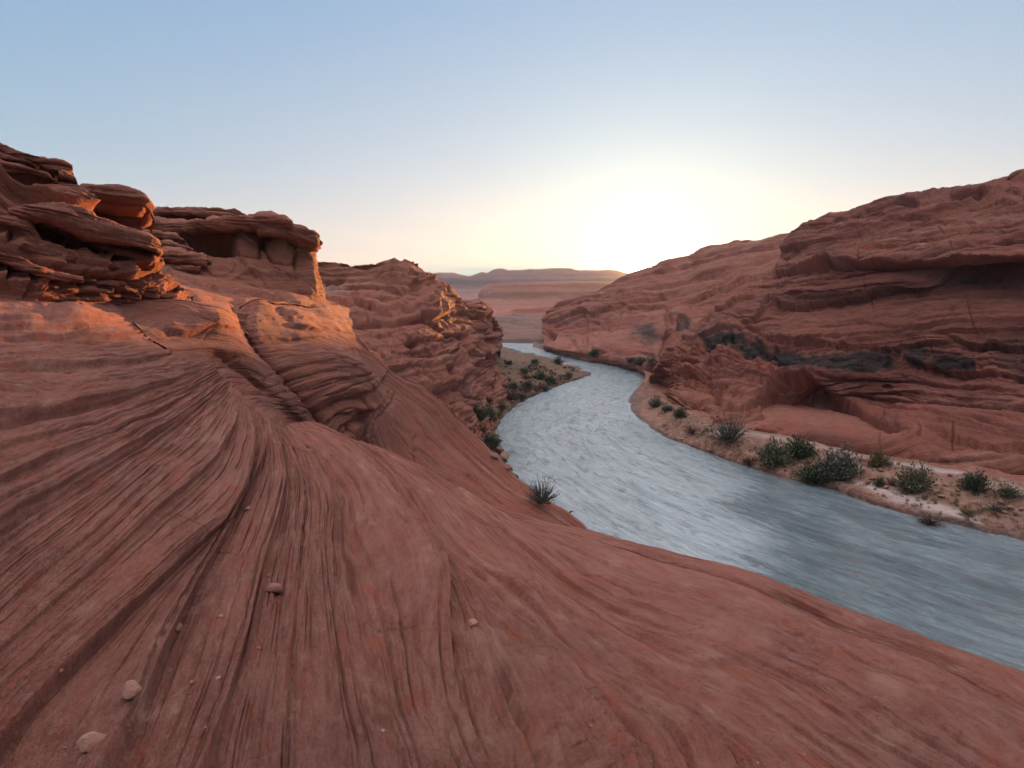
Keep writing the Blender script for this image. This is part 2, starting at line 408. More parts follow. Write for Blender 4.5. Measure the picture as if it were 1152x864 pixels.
DA = tps_fit([(576,864,3.0),(576,960,2.5),(0,960,2.7),(300,960,2.4),(0,864,3.3),(1152,862,5.8),(1300,950,5.5),(1300,868,8.6),(1000,960,3.7),(1152,797,9),(935,699,13.5),(751,634,18),(661,607,21),
    (543,572,20.5),(440,511,21),(347,471,20.5),(300,450,19.3),(240,415,16.5),(134,343,16.5),(0,332,13.5),(-150,312,11.5),(0,416,9.2),(-150,430,7.6),(0,470,7.6),(-150,600,4.4),(0,600,5.1),(150,600,6.2),
    (285,560,9.0),(300,600,7.8),(300,500,13.2),(170,440,11.2),(450,650,7.6),(600,700,8.2),(750,750,7.6),(900,800,7.0),(450,560,13.5),(560,620,13.0),(300,750,4.7),(150,750,4.2),(450,750,5.0),(700,690,10.5),(880,740,10.0),(700,860,4.2)])
# height of each bed across the fan, index of the fan line -> height in tenths of the spacing of two lines
AX = [0, .6, .62, 1, 1.02, 1.6, 2, 2.02, 2.6, 2.98, 3.01, 3.5, 3.52, 3.95, 3.97, 4.4, 4.42, 5, 5.4, 5.42, 5.97, 6.0, 6.5, 6.95, 7.04, 7.07, 7.5, 7.95, 8.0, 8.03, 8.4, 8.95, 9.0, 9.025, 9.5, 9.95, 9.98, 10.3, 10.8, 11, 11.06, 11.5, 12, 12.06, 12.5, 12.9, 13, 13.5, 14, 14.1, 14.6, 15]
AY = [0, .35, -.2, .25, -.5, .2, .55, -.55, .2, .7, -.6, .25, -.1, .45, -.35, .3, -.1, .25, .5, .2, .75, -.55, .25, 1.2, 1.1, -.5, -.2, .5, .65, -.75, -.45, .3, .45, -.35, -.2, .35, .2, -.45, .5, .75, -.35, -.1, .65, -.25, -.2, .35, 0, .2, .45, -.1, .2, 0]
def strata_fan(P, px, py, idx, wt):
    s = np.interp(np.arange(P.shape[0]), np.arange(len(idx)), idx) if len(idx) == P.shape[0] else np.concatenate([idx, 15 + np.arange(1, P.shape[0] - len(idx) + 1) * 0.06])
    s = np.broadcast_to(s[:, None], P.shape[:2]).copy()
    x, y, z = P[..., 0], P[..., 1], P[..., 2]
    j = np.broadcast_to(np.linspace(0, 1, P.shape[1])[None], s.shape)
    s = s + 0.03 * noise3(s * 0.9, j * 5, 1.5) + 0.012 * noise3(s * 2.5, j * 16, 4.5) + 0.005 * noise3(s * 5, j * 60, 6.5) * sstep(5, 8, s)
    return s
def fan_relief(P, px, py, s):
    j = np.broadcast_to(np.linspace(0, 1, P.shape[1])[None], s.shape)
    ds = np.abs(np.gradient(s, axis=0)) + 1e-4; dP = np.linalg.norm(np.gradient(P, axis=0), axis=-1)
    sp = np.minimum(dP / ds, 2.2); sp = np.minimum(sp, np.median(sp, axis=0, keepdims=True) * 1.5)
    sp = sp * sstep(0.0, 0.06, j)
    k = np.ones(5) / 5
    big = np.interp(s, AX, AY) * (0.75 + 0.6 * noise3(s * 0.5, j * 4, 8.8))
    h = sp * 0.24 * big * (0.35 + 0.65 * sstep(3.2, 6.0, s))
    h = h + sp * 0.065 * beds(s, 21, 0.16, 0.5, 0.03) * np.clip(0.5 + 1.3 * noise3(s * 1.1, j * 6, 2.2), 0.0, 1.4)
    h = h + sp * 0.013 * beds(s + 0.004 * noise3(s * 4, j * 40, 3), 22, 0.045, 0.15, 0.2) * np.clip(0.6 + 1.2 * noise3(s * 1.5, j * 9, 7.2), 0.1, 1.4)
    h = h + sp * 0.005 * beds(s, 23, 0.02, 0.05, 0.2) * (0.6 + 0.5 * noise3(s * 2, j * 12, 5.2))
    x, y, z = P[..., 0], P[..., 1], P[..., 2]
    h = h + 0.07 * fbm(x / 2.2, y / 2.2, z / 2.2, 5) + 0.03 * fbm(x / .7, y / .7, z / .7, 4) + 0.030 * fbm(x / .3, y / .3, z / .3, 5, 2.1, .6) * np.clip(noise3(s * .9 + 4, j * 3, 1.3) * 2 + .45, 0.08, 1)
    # small broken chips along the hard edges
    h = h + sp * 0.02 * np.clip(fbm(s * 5, j * 70, 1.7, 3) - 0.22, 0, 1) * 1.6 * sstep(6, 8, s)
    return h
ST_A = [
 ('ledge', [(118,868),(150,792),(170,740),(205,672),(240,612),(262,572),(280,545),(291,505)], 4, 7.0),
 ('crack', [(0,846),(70,756),(140,690),(204,631),(240,598)], 2.0, 4.0),
 ('crack', [(0,470),(60,462),(145,446),(200,425),(236,411)], 1.6, 2.2),
 ('crack', [(0,522),(80,497),(177,462),(215,440)], 1.6, 3.2),
 ('crack', [(0,550),(80,510),(150,476)], 1.6, 3.0),
 ('crack', [(0,577),(45,556),(86,531)], 1.5, 2.4),
 ('crack', [(0,416),(90,413),(160,404),(201,396)], 1.8, 3.6),
 ('crack', [(0,384),(80,384),(140,378),(175,371)], 1.3, 2.2),
 ('crack', [(0,345),(70,346),(135,351)], 1.5, 3.0),
 ('crack', [(295,640),(285,690),(268,760)], 1.6, 2.4),
 ('ledge', [(338,560),(345,590),(338,640),(330,700)], 3, 3.0),
 ('ledge', [(497,655),(503,672),(501,692),(512,715),(512,735)], 3, 4.0),
 ('ledge', [(509,755),(512,765),(508,772)], 2, 3.0),
 ('bulge', (602,715,42,20), 8, 55), ('bulge', (570,690,30,60), 4, -40),
 ('ledge', [(636,742),(625,752),(612,756),(596,749),(580,736)], 4, 5.5),
 ('crack', [(585,742),(560,712),(520,668),(495,630)], 2.2, 3.6),
 ('crack', [(598,733),(620,729),(632,727)], 1.0, 1.6), ('crack', [(600,741),(618,738),(633,736)], 1.0, 1.6),
 ('bulge', (545,715,16,7), 5, 40),
 ('ledge', [(590,615),(606,660),(614,692)], 2.4, 2.4),
 ('hollow', [(866,693),(885,700),(915,722),(950,744),(985,765),(998,778),(985,782),(950,768),(915,748),(885,722)], 7, 9),
 ('crack', [(865,692),(900,706),(925,724)], 1.4, 2.4),
 ('crack', [(740,640),(790,668),(830,690)], 1.3, 2.4), ('crack', [(790,672),(820,680),(840,690)], 1.0, 1.8),
 ('crack', [(700,705),(760,735),(830,752),(890,790)], 1.3, 1.8), ('crack', [(640,690),(700,745),(760,790)], 1.5, 1.8),
 ('crack', [(560,830),(590,850),(610,870)], 1.5, 2), ('crack', [(410,640),(440,740),(480,864)], 1.4, 1.8),
 ('ledge', [(400,864),(385,780),(377,700),(372,650)], 2.2, 4),
 ('ledge', [(317,870),(324,800),(333,720)], 2.5, 4),
 ('ledge', [(232,864),(272,740),(286,680)], 3, 5),
 ('crack', [(463,725),(490,765),(520,800)], 1.3, 1.6),
 
 ('crack', [(265,400),(240,384),(205,372)], 1.4, 1.5),
]
pale_A = [([(175,700),(200,690),(195,720),(160,790),(135,800)], .2, 14), ([(512,700),(545,705),(575,745),(560,745)], .3, 14)]
cfgA = {'beds': [], 'rough': [(6.0, 0.22)], 'cuts': [(.3, 1.0, 9, 3), (.10, .3, 5.5, 1.6), (.04, .1, 3.2, .9)], 'keep': 0.0, 'joints': (.5, 2.2, 4.5, 2.0, (.35, .9, .2))}
DAf = lambda a, b: DA(a, b)
P, st, va, pa = terrain(K, 0.92, over=(14, 9.5, 90), over_first=False, cfg=cfgA, strokes=ST_A, depth=DAf, seed=3, strata=strata_fan, blocks=fan_relief, pale=pale_A)
st[..., 1] = np.linspace(0, 22, P.shape[1])[None]
mb = Mesh(); mb.grid(P, st, va, pa)
tag(mb.build('rock_slope', MAT['near']), kind='structure')

# ---------------- lobe with thin beds just behind the crest, and the swirled flank that runs down to the river
CB = {'cuts': [(.5, 1.6, 4, 3), (.12, .4, 2.6, 1.4)], 'beds': [(0.9, 0.14), (0.28, 0.05), (0.09, 0.018)], 'rough': [(7, 0.35), (1.4, 0.08), (0.3, 0.02)], 'flat': 1.0}
def row_strata(scale, wob=0.3):
    def f(P, px, py, idx, wt):
        n = P.shape[0] - len(idx)
        s = np.concatenate([np.linspace(-0.5, 0, n) if n else np.zeros(0), idx])[:, None] * scale
        s = np.broadcast_to(s, P.shape[:2]).copy(); x, y, z = P[..., 0], P[..., 1], P[..., 2]
        return s + wob * noise3(x / 5, y / 5, z / 5) + wob * .3 * noise3(x / 1.2, y / 1.2, z / 1.2)
    return f
B1 = [[(126, 336, 16.6), (140, 332, 15.95), (185, 335, 18.5), (225, 338, 19.5), (262, 346, 23.5)], [(146, 354, 16.6), (160, 350, 15.95), (205, 352, 18), (240, 358, 19), (268, 370, 22.6)], [(181, 386, 16.5), (195, 382, 15.85), (230, 384, 17.6), (262, 390, 19.5), (287, 400, 22.2)], [(221, 416, 16.900000000000002), (235, 412, 16.25), (262, 412, 18.6), (292, 420, 20.2), (320, 432, 22.4)], [(256, 444, 18.2), (270, 440, 17.55), (295, 442, 19.8), (320, 448, 21), (346, 458, 22.9)], [(286, 470, 19.5), (300, 466, 18.85), (322, 468, 20.8), (345, 474, 22), (364, 486, 23.6)], [(316, 504, 20.5), (330, 500, 19.85), (345, 500, 22.2), (360, 502, 23), (378, 512, 24.0)]]
for q_ in B1:                                    # this lobe's near edge lies on the fan slope
    x0, y0 = q_[1][0] - 7, q_[1][1]; da = 1 / float(DA(np.array([x0 * 1.0]), np.array([y0 * 1.0]))[0]); q_[1] = (x0, y0, da - .06); da = 1 / float(DA(np.array([x0 - 16.0]), np.array([y0 + 4.0]))[0]); q_[0] = (x0 - 16, y0 + 4, da + .45)
ST_B1 = [
 ('ledge', [(182,372),(200,377),(222,374),(238,366),(236,355)], 4, 7), ('bulge', (205,358,30,14), 7, 10),
 ('ledge', [(262,352),(262,372),(266,385)][::-1], 3, 3),
 ('bulge', (246,352,18,14), 6, 0), ('ledge', [(225,382),(240,370),(262,372)], 2.5, 4),
 ('crack', [(237,395),(262,410),(280,424),(300,440)], 2.5, 7), ('hollow', [(247,402),(262,398),(268,404),(252,408)], 6, 4),
 ('crack', [(252,420),(268,440),(290,462)], 1.5, 3), ('ledge', [(290,398),(305,405),(320,420),(336,445),(352,465)], 2, -2.5),
] + [('crack', [(290+k*9, 430+k*7.5),(308+k*8, 423+k*8.2),(326+k*6.2, 425+k*9.6)], 1.1, 2.2) for k in range(6)]
mb = Mesh()
P, st, va, pa = terrain(B1, 1.1, over=(9, 7, 30), cfg=CB, strokes=ST_B1, seed=5, strata=row_strata(0.9, .25)); mb.grid(P, st, va, pa)
# right edge of this lobe rolls away behind
E = P[:, -1]; a = E * [1, 1, 0] / np.linalg.norm(E[:, :2], axis=1)[:, None]
t = np.linspace(0, 1, 16)[None, :, None]; mb.grid(E[:, None] + a[:, None] * 5 * t + np.array([0.3, 0, -4.0]) * t ** 1.5)
tag(mb.build('rock_lobe', MAT['mid']), kind='structure')

B2 = [[(269, 339, 25.35), (285, 335, 25), (330, 338, 29), (368, 350, 33), (404, 380, 36), (440, 416, 38.2), (470, 433, 40), (502, 456, 41), (523, 480, 41.7), (554, 512, 41.5), (589, 545, 40.5), (617, 567, 39.5), (640, 581, 38.5), (656, 595, 37.5), (661, 605, 37)], [(264, 370, 23.35), (280, 366, 23), (325, 366, 26), (360, 372, 29), (395, 392, 33), (428, 425, 36), (458, 450, 38), (485, 475, 39), (506, 500, 39.5), (536, 526, 39.5), (570, 553, 38.8), (600, 571, 38), (626, 588, 37.5), (644, 600, 37), (652, 612, 36.5)], [(274, 396, 22.85), (290, 392, 22.5), (330, 392, 24.5), (368, 394, 27), (400, 405, 30), (422, 430, 33), (442, 458, 35), (462, 488, 36), (484, 514, 36.5), (514, 540, 36.5), (550, 566, 36.5), (580, 583, 36.3), (608, 598, 36), (628, 612, 35.8), (640, 622, 35.5)], [(290, 420, 22.85), (306, 416, 22.5), (342, 410, 24), (376, 408, 26), (404, 416, 28.5), (418, 440, 31), (430, 468, 32.5), (446, 500, 33.5), (466, 526, 34), (496, 552, 34.5), (530, 576, 34.8), (560, 594, 34.8), (590, 608, 34.8), (612, 622, 34.8), (626, 632, 34.6)], [(310, 444, 23.35), (326, 440, 23), (356, 430, 24), (384, 424, 25.5), (406, 430, 27.5), (414, 452, 29), (420, 480, 30), (432, 510, 31), (448, 538, 32), (478, 562, 33), (512, 586, 33.4), (544, 604, 33.6), (574, 618, 33.6), (598, 632, 33.8), (612, 642, 33.8)], [(334, 470, 24.150000000000002), (350, 466, 23.8), (372, 452, 24.4), (394, 444, 25.5), (406, 450, 26.5), (408, 472, 27.2), (408, 498, 28), (416, 524, 29), (430, 550, 30), (460, 574, 31.5), (494, 598, 32), (528, 616, 32.4), (558, 630, 32.6), (584, 642, 33), (600, 652, 33)], [(358, 509, 24.650000000000002), (374, 505, 24.3), (384, 490, 24.6), (394, 480, 25), (400, 490, 25.3), (400, 510, 25.8), (400, 530, 26.5), (406, 550, 27.5), (420, 570, 28.5), (446, 592, 30), (480, 614, 31), (514, 632, 31.4), (546, 646, 31.6), (572, 656, 32), (590, 664, 32)], [(358, 554, 24.650000000000002), (374, 550, 24.3), (384, 535, 24.6), (394, 525, 25), (400, 535, 25.3), (400, 555, 25.8), (400, 575, 26.5), (406, 595, 27.5), (420, 615, 28.5), (446, 637, 30), (480, 659, 31), (514, 677, 31.4), (546, 691, 31.6), (572, 701, 32), (590, 709, 32)]]
ST_B2 = [
 ('ledge', [(325,368),(352,366),(395,378),(415,398)][::1], 3, 2),
 ('ledge', [(362,462),(372,452),(392,446),(412,440),(428,428),(434,416)], 4.0, 5.5),
 ('crack', [(330,398),(362,394),(400,396),(418,404)], 1.1, 1.8), ('crack', [(334,412),(368,408),(404,404)], 1.1, 2.2),
 ('ledge', [(338,426),(372,416),(412,412)], 1.6, 2.6), ('ledge', [(345,440),(380,428),(418,420)], 1.8, 3.2), ('crack', [(352,450),(392,437),(422,426)], 1.2, 3),
 ('ledge', [(365,478),(378,466),(400,462),(414,462),(430,452),(437,436)], 3, 5), ('ledge', [(376,490),(384,478),(398,474),(414,470)], 3, 4),
 ('hollow', [(388,474),(405,463),(424,459),(418,468),(400,482),(392,492)], 8, 5),
 ('bulge', (413,459,7,4), 6), ('crack', [(415,496),(425,472),(440,455),(446,440)], 1.6, 3.5), ('crack', [(405,498),(412,480),(424,466)], 1.4, 3.2),
 ('hollow', [(466,500),(472,508),(470,520),(478,532),(480,536),(470,532),(464,518)], 4, 3), ('ledge', [(467,488),(464,508),(470,528),(484,538)][::-1], 3, 3.5),
 ('crack', [(492,545),(505,540),(514,545)], 1.4, 2.5),
 ('ledge', [(507,515),(530,536),(552,560),(580,578),(597,590)], 2.5, -3.5), ('ledge', [(520,530),(545,552),(570,573)], 1.6, 3.5),
 ('crack', [(500,490),(530,520),(560,552)], 1.3, 2), ('crack', [(540,520),(572,550),(600,574),(625,590)], 1.3, 1.8), ('crack', [(618,588),(632,596),(640,606)], 1.4, 2),
 ('crack', [(440,470),(465,500),(490,528)], 1.2, 1.6), ('crack', [(455,455),(480,490),(505,512)], 1.3, 1.8),
]
mb = Mesh()
P, st, va, pa = terrain(B2, 1.15, over=(12, 10, 50), cfg={'cuts': [(.5, 1.4, 4.0, 4), (.14, .5, 3.0, 2)], 'beds': [(0.8, 0.12), (0.25, 0.055), (0.11, 0.022)], 'rough': [(8, 0.4), (1.6, 0.07), (.4, .02)], 'flat': 1}, strokes=ST_B2, seed=9, strata=row_strata(1.5, .3)); mb.grid(P, st, va, pa)
tag(mb.build('rock_flank', MAT['mid']), kind='structure')

# ---------------- shelf under the butte, and the ground that links the outcrops
M = [
 [(120,296,31),(165,296,31),(220,306,31.5),(280,318,33),(330,329,35),(360,338,37),(392,350,41)],
 [(120,312,26),(170,312,26.5),(230,327,27.5),(290,338,29),(340,345,31),(366,352,33.5),(395,362,37)],
 [(130,330,21.5),(200,336,22.3),(255,345,23.3),(300,358,25),(345,368,27.5),(372,380,30.5),(400,392,34)],
 [(150,350,20),(210,356,20.5),(262,368,22),(300,385,23.5),(345,398,26),(380,412,29),(405,424,32)]]
ST_M = [
 ('ledge', [(160,292),(200,306),(240,326),(270,330),(310,334),(340,341),(356,343)], 3.5, 5), ('ledge', [(262,340),(290,345),(310,350),(325,360),(345,370),(360,372),(366,362)], 3.5, 6),
 ('hollow', [(352,356),(362,350),(366,358),(360,364),(354,364)], 8, 3), ('bulge', (335,352,40,10), 3, 12),
 ('ledge', [(215,345),(262,352),(300,362),(310,366),(312,356)], 3, 5), ('crack', [(190,318),(240,332),(300,340)], 1.2, 2), ('crack', [(270,350),(320,357),(350,361)], 1.1, 2.4),
]
mb = Mesh()
P, st, va, pa = terrain(M, 1.1, over=(9, 5, 20), cfg={'cuts': [(.4, 1.2, 4, 3), (.12, .4, 2.5, 1.5)], 'beds': [(0.9, 0.16), (0.3, 0.06)], 'rough': [(5, .3), (.9, .08)]}, strokes=ST_M, seed=12, dip=(0.10, -.05), warp=.35, wscale=.5); mb.grid(P, st, va, pa)
tag(mb.build('rock_shelf', MAT['outcrop']), kind='structure')

# ---------------- left outcrop with caves
CC = {'joints': (.8, 2.5, 4, 2, (.9, .3, .2)), 'cuts': [(.3, .9, 5, 2), (.08, .25, 3, 1)], 'beds': [(0.55, 0.26), (0.17, 0.15), (0.06, 0.05)], 'rough': [(3.0, 0.3), (1.1, 0.24), (.45, .10), (.18, .03)], 'flat': 0.45}
def dipS(P, px, py, idx, wt):
    x, y, z = P[..., 0], P[..., 1], P[..., 2]
    return z + 0.30 * (x + 14) - 0.02 * y + 0.35 * noise3(x / 6, y / 6, z / 3) + .08 * noise3(x / 1.5, y / 1.5, z)
C0 = [
 [(-190,135,13.5),(-90,150,15),(0,186,15.8),(45,200,16.2),(78,212,16.8),(92,228,17.4),(130,262,17.9),(162,285,18.7),(185,306,19.7),(215,330,21)],
 [(-190,215,13),(-90,220,14.2),(0,232,14.9),(45,243,15.3),(80,256,15.8),(105,268,16.3),(138,290,17),(160,303,18),(185,318,19.2),(215,336,20.5)],
 [(-190,268,12.2),(-90,270,13.3),(0,282,13.8),(50,292,14.3),(90,302,15),(120,309,15.7),(145,314,16.4),(165,320,17.4),(190,328,18.6),(217,340,20)],
 [(-190,300,11.4),(-90,302,12.4),(0,312,13.2),(50,322,13.9),(95,328,15),(125,330,15.9),(150,332,16.8),(172,336,17.8),(194,340,18.6),(217,346,19.4)],
 [(-190,330,10.8),(-90,335,11.8),(0,348,12.6),(50,350,13.6),(100,352,15.2),(130,354,16.4),(155,352,17.2),(178,352,18.2),(197,354,19),(217,358,19.8)]]
ST_C = [
 ('ledge', [(-64,330),(-61,307),(-56,285)], 5, 8.5), ('ledge', [(-29,328),(-24,309),(-20,290)], 5, 8.8), ('ledge', [(8,282),(10,270),(14,258)], 5, 10.0), ('ledge', [(26,335),(30,313),(32,292)], 5, 9.1), ('ledge', [(48,330),(54,315),(56,300)], 5, 9.4), ('ledge', [(66,312),(69,301),(72,290)], 5, 9.3), ('ledge', [(84,342),(86,321),(95,300)], 5, 12.0), ('ledge', [(104,330),(108,317),(111,304)], 5, 8.8), ('ledge', [(122,345),(126,325),(133,306)], 5, 12.3), ('ledge', [(139,322),(143,311),(145,300)], 5, 12.2), ('ledge', [(156,345),(160,328),(167,312)], 5, 9.9), ('ledge', [(174,345),(177,331),(181,318)], 5, 9.2), ('ledge', [(56,250),(60,243),(62,236)], 5, 12.7), ('ledge', [(116,300),(122,295),(124,290)], 5, 8.0), ('ledge', [(1,326),(5,313),(11,300)], 5, 11.5), 
 ('hollow', [(28,247),(60,246),(80,258),(100,268),(120,277),(150,288),(146,294),(120,290),(93,285),(62,280),(40,272),(33,260)], 75, 6),
 ('hollow', [(-10,198),(28,200),(55,206),(75,216),(70,224),(40,216),(14,214),(-10,205)], 38, 6),
 ('bulge', (0,214,17,13), 24), ('bulge', (-60,225,60,20), 20), ('ledge', [(-80,238),(0,244),(25,243),(33,250)], 4, 8),
 ('bulge', (75,233,40,12), 12, 22), ('bulge', (14,258,22,14), 16, 15), ('bulge', (28,268,16,8), 14, 10),
 ('ledge', [(-80,262),(0,268),(20,272),(44,276)], 3, 6),
 ('ledge', [(30,276),(70,290),(105,300),(140,306)], 3, 8), ('ledge', [(0,292),(26,300),(56,313),(98,318)], 3, 8),
 ('ledge', [(-60,300),(0,308),(40,318)], 3, 6), ('ledge', [(-60,324),(0,325),(45,328),(80,330),(120,330),(170,331)], 4, 8),
 ('hollow', [(89,317),(104,315),(106,322),(92,325)], 14, 3), ('hollow', [(112,321),(120,320),(122,326),(112,326)], 10, 3), ('hollow', [(40,322),(62,319),(82,324),(66,328),(44,327)], 9, 4),
 ('hollow', [(155,302),(172,307),(181,313),(174,315),(158,309)], 12, 3), ('ledge', [(120,300),(150,306),(185,318),(200,326)], 2.5, 4),
 ('hollow', [(188,322),(202,319),(210,324),(200,330),(190,328)], 10, 3), ('crack', [(60,305),(100,309),(140,318)], 1.3, 3), ('crack', [(20,286),(60,297),(100,305)], 1.3, 3),
 ('bulge', (48,300,18,6), 5, 10), ('bulge', (130,320,16,5), 5, 10), ('bulge', (60,322,10,3), 4, 0),
]
mb = Mesh()
P, st, va, pa = terrain(C0, 1.0, over=(9, 4, 30), cfg=CC, strokes=ST_C, seed=15, strata=dipS); mb.grid(P, st, va, pa)
def add_slab(mb, top, bot, d, **k):
    P, st = slab(top, bot, d, **k); mb.grid(P, st)
CS = {'cuts': [(.12, .35, 4, 1.5), (.04, .12, 2.5, .8)], 'beds': [(0.22, 0.11), (0.07, 0.045)], 'rough': [(1.6, 0.22), (.45, .07), (.15, .02)], 'flat': 0.8}
add_slab(mb, [(-190,92),(-90,124),(0,163),(23,170),(46,177),(69,182),(81,188)], [(-190,112),(-90,140),(0,171),(23,178),(42,186),(60,193),(74,193),(82,190)], [12.3,13.6,15.4,16,16.4,16.7], bulge=.3, back=5, seed=31, cfg=CS)
add_slab(mb, [(-190,118),(-90,143),(0,172),(20,177),(36,182),(43,188)], [(-190,138),(-90,158),(0,181),(20,182),(35,186),(43,190)], [12,13.3,15,15.4,15.7], bulge=.45, back=4, seed=32, cfg=CS)
add_slab(mb, [(66,195),(72,194),(80,196),(86,202)], [(66,205),(74,206),(82,208),(86,206)], [16.3,16.6,16.8], bulge=.3, back=3, seed=33, cfg=CS)
add_slab(mb, [(-190,140),(-90,160),(0,182),(28,188),(58,199),(81,209),(102,219)], [(-190,170),(-90,182),(0,197),(28,197),(58,204),(76,212),(93,221),(102,223)], [11.8,13,14.6,15.2,15.9,16.4], bulge=.35, back=4, seed=34, cfg=CS)
add_slab(mb, [(10,236),(50,230),(93,236),(116,247),(139,255),(162,263),(181,275)], [(10,244),(60,250),(93,263),(116,270),(139,276),(157,281),(174,284),(182,280)], [14.2,14.4,14.9,15.6,16.3,16.9], bulge=.45, back=3.4, seed=35, cfg=CS)
add_slab(mb, [(100,270),(139,279),(160,283),(176,284)], [(100,276),(139,289),(160,295),(172,294),(176,289)], [15.9,16.5,17.2], bulge=.4, back=2.6, seed=36, cfg=CS)
add_slab(mb, [(28,272),(69,282),(104,289),(137,300)], [(20,281),(69,292),(111,299),(138,303)], [14.0,14.5,15.4,16.0], bulge=.45, back=3, seed=37, cfg=CS)
add_slab(mb, [(-120,268),(-50,272),(0,281),(28,291),(53,305),(93,313)], [(-120,290),(-50,290),(0,295),(23,304),(56,315),(94,319)], [11.6,12.2,13.1,13.7,14.6], bulge=.5, back=3, seed=38, cfg=CS)
add_slab(mb, [(-190,235),(-100,240),(0,246),(20,247),(32,254)], [(-190,262),(-100,262),(0,262),(20,264),(33,262)], [12,12.8,13.9,14.4], bulge=.55, back=3, seed=39, cfg=CS)
tag(mb.build('cave_outcrop', MAT['outcrop']), 'large orange-lit outcrop of overhanging ledges with a dark cave, at upper left', 'rock outcrop')

# rounded boulder on a thin neck behind it
mb = Mesh()
add_slab(mb, [(84,216),(94,212),(116,211),(139,214),(155,219),(164,228),(167,236)], [(84,238),(94,239),(116,241),(139,243),(155,243),(163,241),(167,238)], [18.6,19,19.3], bulge=1.1, back=3.5, seed=41, cfg=CS)
add_slab(mb, [(84,234),(110,236),(135,238),(154,240),(158,244)], [(84,256),(110,262),(135,268),(152,272),(159,266)], [19,19.4,19.6], bulge=.4, back=3, seed=42, cfg=CS)
tag(mb.build('boulder', MAT['outcrop']), 'rounded boulder on a narrow neck, rising behind the cave outcrop', 'boulder')

# ---------------- butte with a cap of thin ledges
E0 = [
 [(150,246,36),(175,240,36.5),(208,238,37),(254,240,37.5),(290,246,38),(320,254,38.5),(345,262,39.5),(352,268,41)],
 [(150,262,34.5),(175,258,34.8),(208,258,35),(254,262,35.5),(290,268,36),(320,274,36.5),(346,276,38),(353,282,40.5)],
 [(150,276,33),(175,276,33.2),(208,278,33.5),(254,284,34),(290,290,34.6),(322,294,35.3),(349,298,37.5),(357,302,40)],
 [(150,290,31.6),(180,294,31.8),(212,300,32.2),(256,306,32.8),(292,312,33.6),(326,318,34.8),(353,324,37),(360,328,40)],
 [(150,304,31),(185,310,31),(220,318,31.4),(262,326,32),(298,332,33),(331,337,34.4),(355,342,36.5),(362,348,40)]]
ST_E = [
 ('hollow', [(206,263),(220,257),(252,258),(260,274),(266,288),(252,291),(232,288),(218,284)], 42, 5),
 ('hollow', [(172,247),(190,244),(205,247),(192,251),(176,251)], 16, 3), ('hollow', [(208,248),(225,244),(240,246),(228,250)], 16, 3),
 ('hollow', [(291,262),(300,262),(298,275),(296,285),(291,280)], 13, 3), ('hollow', [(218,296),(232,294),(238,301),(224,303)], 12, 3), ('hollow', [(318,262),(336,268),(330,273),(320,270)], 11, 3),
 ('crack', [(256,262),(262,276),(270,288),(290,292),(292,278),(290,262)], 1.4, 7), ('bulge', (274,272,14,12), 12),
 ('crack', [(296,264),(298,282),(308,296),(328,300),(333,290),(330,272)], 1.4, 6), ('bulge', (314,278,14,14), 12),
 ('ledge', [(333,282),(329,292),(327,305),(331,318)][::-1], 3, 6), ('bulge', (346,300,6,22), 7), ('crack', [(268,290),(276,304),(290,316)], 1.4, 3.5), ('bulge', (280,302,12,9), 5), ('crack', [(300,300),(318,310),(326,320)], 1.4, 3),
]
CE = {'cuts': [(.8, 2, 3, 2)], 'beds': [(1.1, 0.14), (0.35, 0.08)], 'rough': [(3.0, 0.45), (0.9, 0.12), (.3, .03)], 'flat': 1.2}
def shards(P, px, py, s):                              # blocky faces split by joints
    x, y, z = P[..., 0], P[..., 1], P[..., 2]
    a = noise3(x / 2.4, y / 2.4, z / 4.0); return 0.30 * np.round(a * 3) / 3
mb = Mesh()
P, st, va, pa = terrain(E0, 1.0, over=(9, 5, 20), cfg=CE, strokes=ST_E, seed=18, blocks=shards); mb.grid(P, st, va, pa)
e = P[:, -1]; a = e * [1, 1, 0] / np.linalg.norm(e[:, :2], axis=1)[:, None]; t = np.linspace(0, 1, 12)[None, :, None]; mb.grid(e[:, None] + a[:, None] * 8 * t + np.array([-3.5, 0, -1]) * t ** 1.5)
CS2 = {'cuts': [(.2, .6, 4, 2), (.07, .2, 2.5, 1)], 'beds': [(0.35, 0.2), (0.12, 0.09)], 'rough': [(2.2, 0.4), (.7, .18), (.25, .05)], 'flat': 0.6}
for i, (tp, bt, d) in enumerate([
  ([(160,242),(173,235),(208,234),(254,236),(275,240),(286,245)], [(160,247),(175,245),(208,244),(254,245),(275,247),(287,248)], [34.5,34.8,35.3,36]),
  ([(160,250),(190,250),(230,247),(262,244),(290,243),(310,245),(328,252)], [(160,258),(195,262),(235,258),(262,258),(290,258),(312,258),(329,258)], [33.6,33.8,34.4,35]),
  ([(280,242),(300,241),(316,245),(330,252)], [(280,250),(300,252),(316,256),(330,257)], [35.5,36,36.6]),
  ([(290,256),(312,252),(330,254),(345,258),(357,265)], [(290,262),(310,264),(330,268),(346,274),(355,273),(358,268)], [34.5,35,36,36.8]),
  ([(156,262),(180,262),(200,266),(207,270)], [(156,268),(180,270),(200,272),(207,272)], [32.6,32.8,33]),
  ([(156,272),(185,272),(206,276),(218,280)], [(156,278),(185,280),(206,284),(218,283)], [32,32.3,32.6]),
  ([(162,282),(190,284),(215,288),(232,292)], [(160,290),(190,294),(215,298),(232,296)], [31.3,31.7,32]),
  ([(172,296),(200,298),(226,300)], [(172,300),(200,304),(226,306)], [31,31.3,31.6])]):
    add_slab(mb, tp, bt, d, bulge=.7, back=4, step=1.0, seed=50 + i, cfg=CS2)
tag(mb.build('butte', MAT['outcrop']), 'flat-capped blocky butte with a black hollow under its cap, on the left skyline', 'rock outcrop')

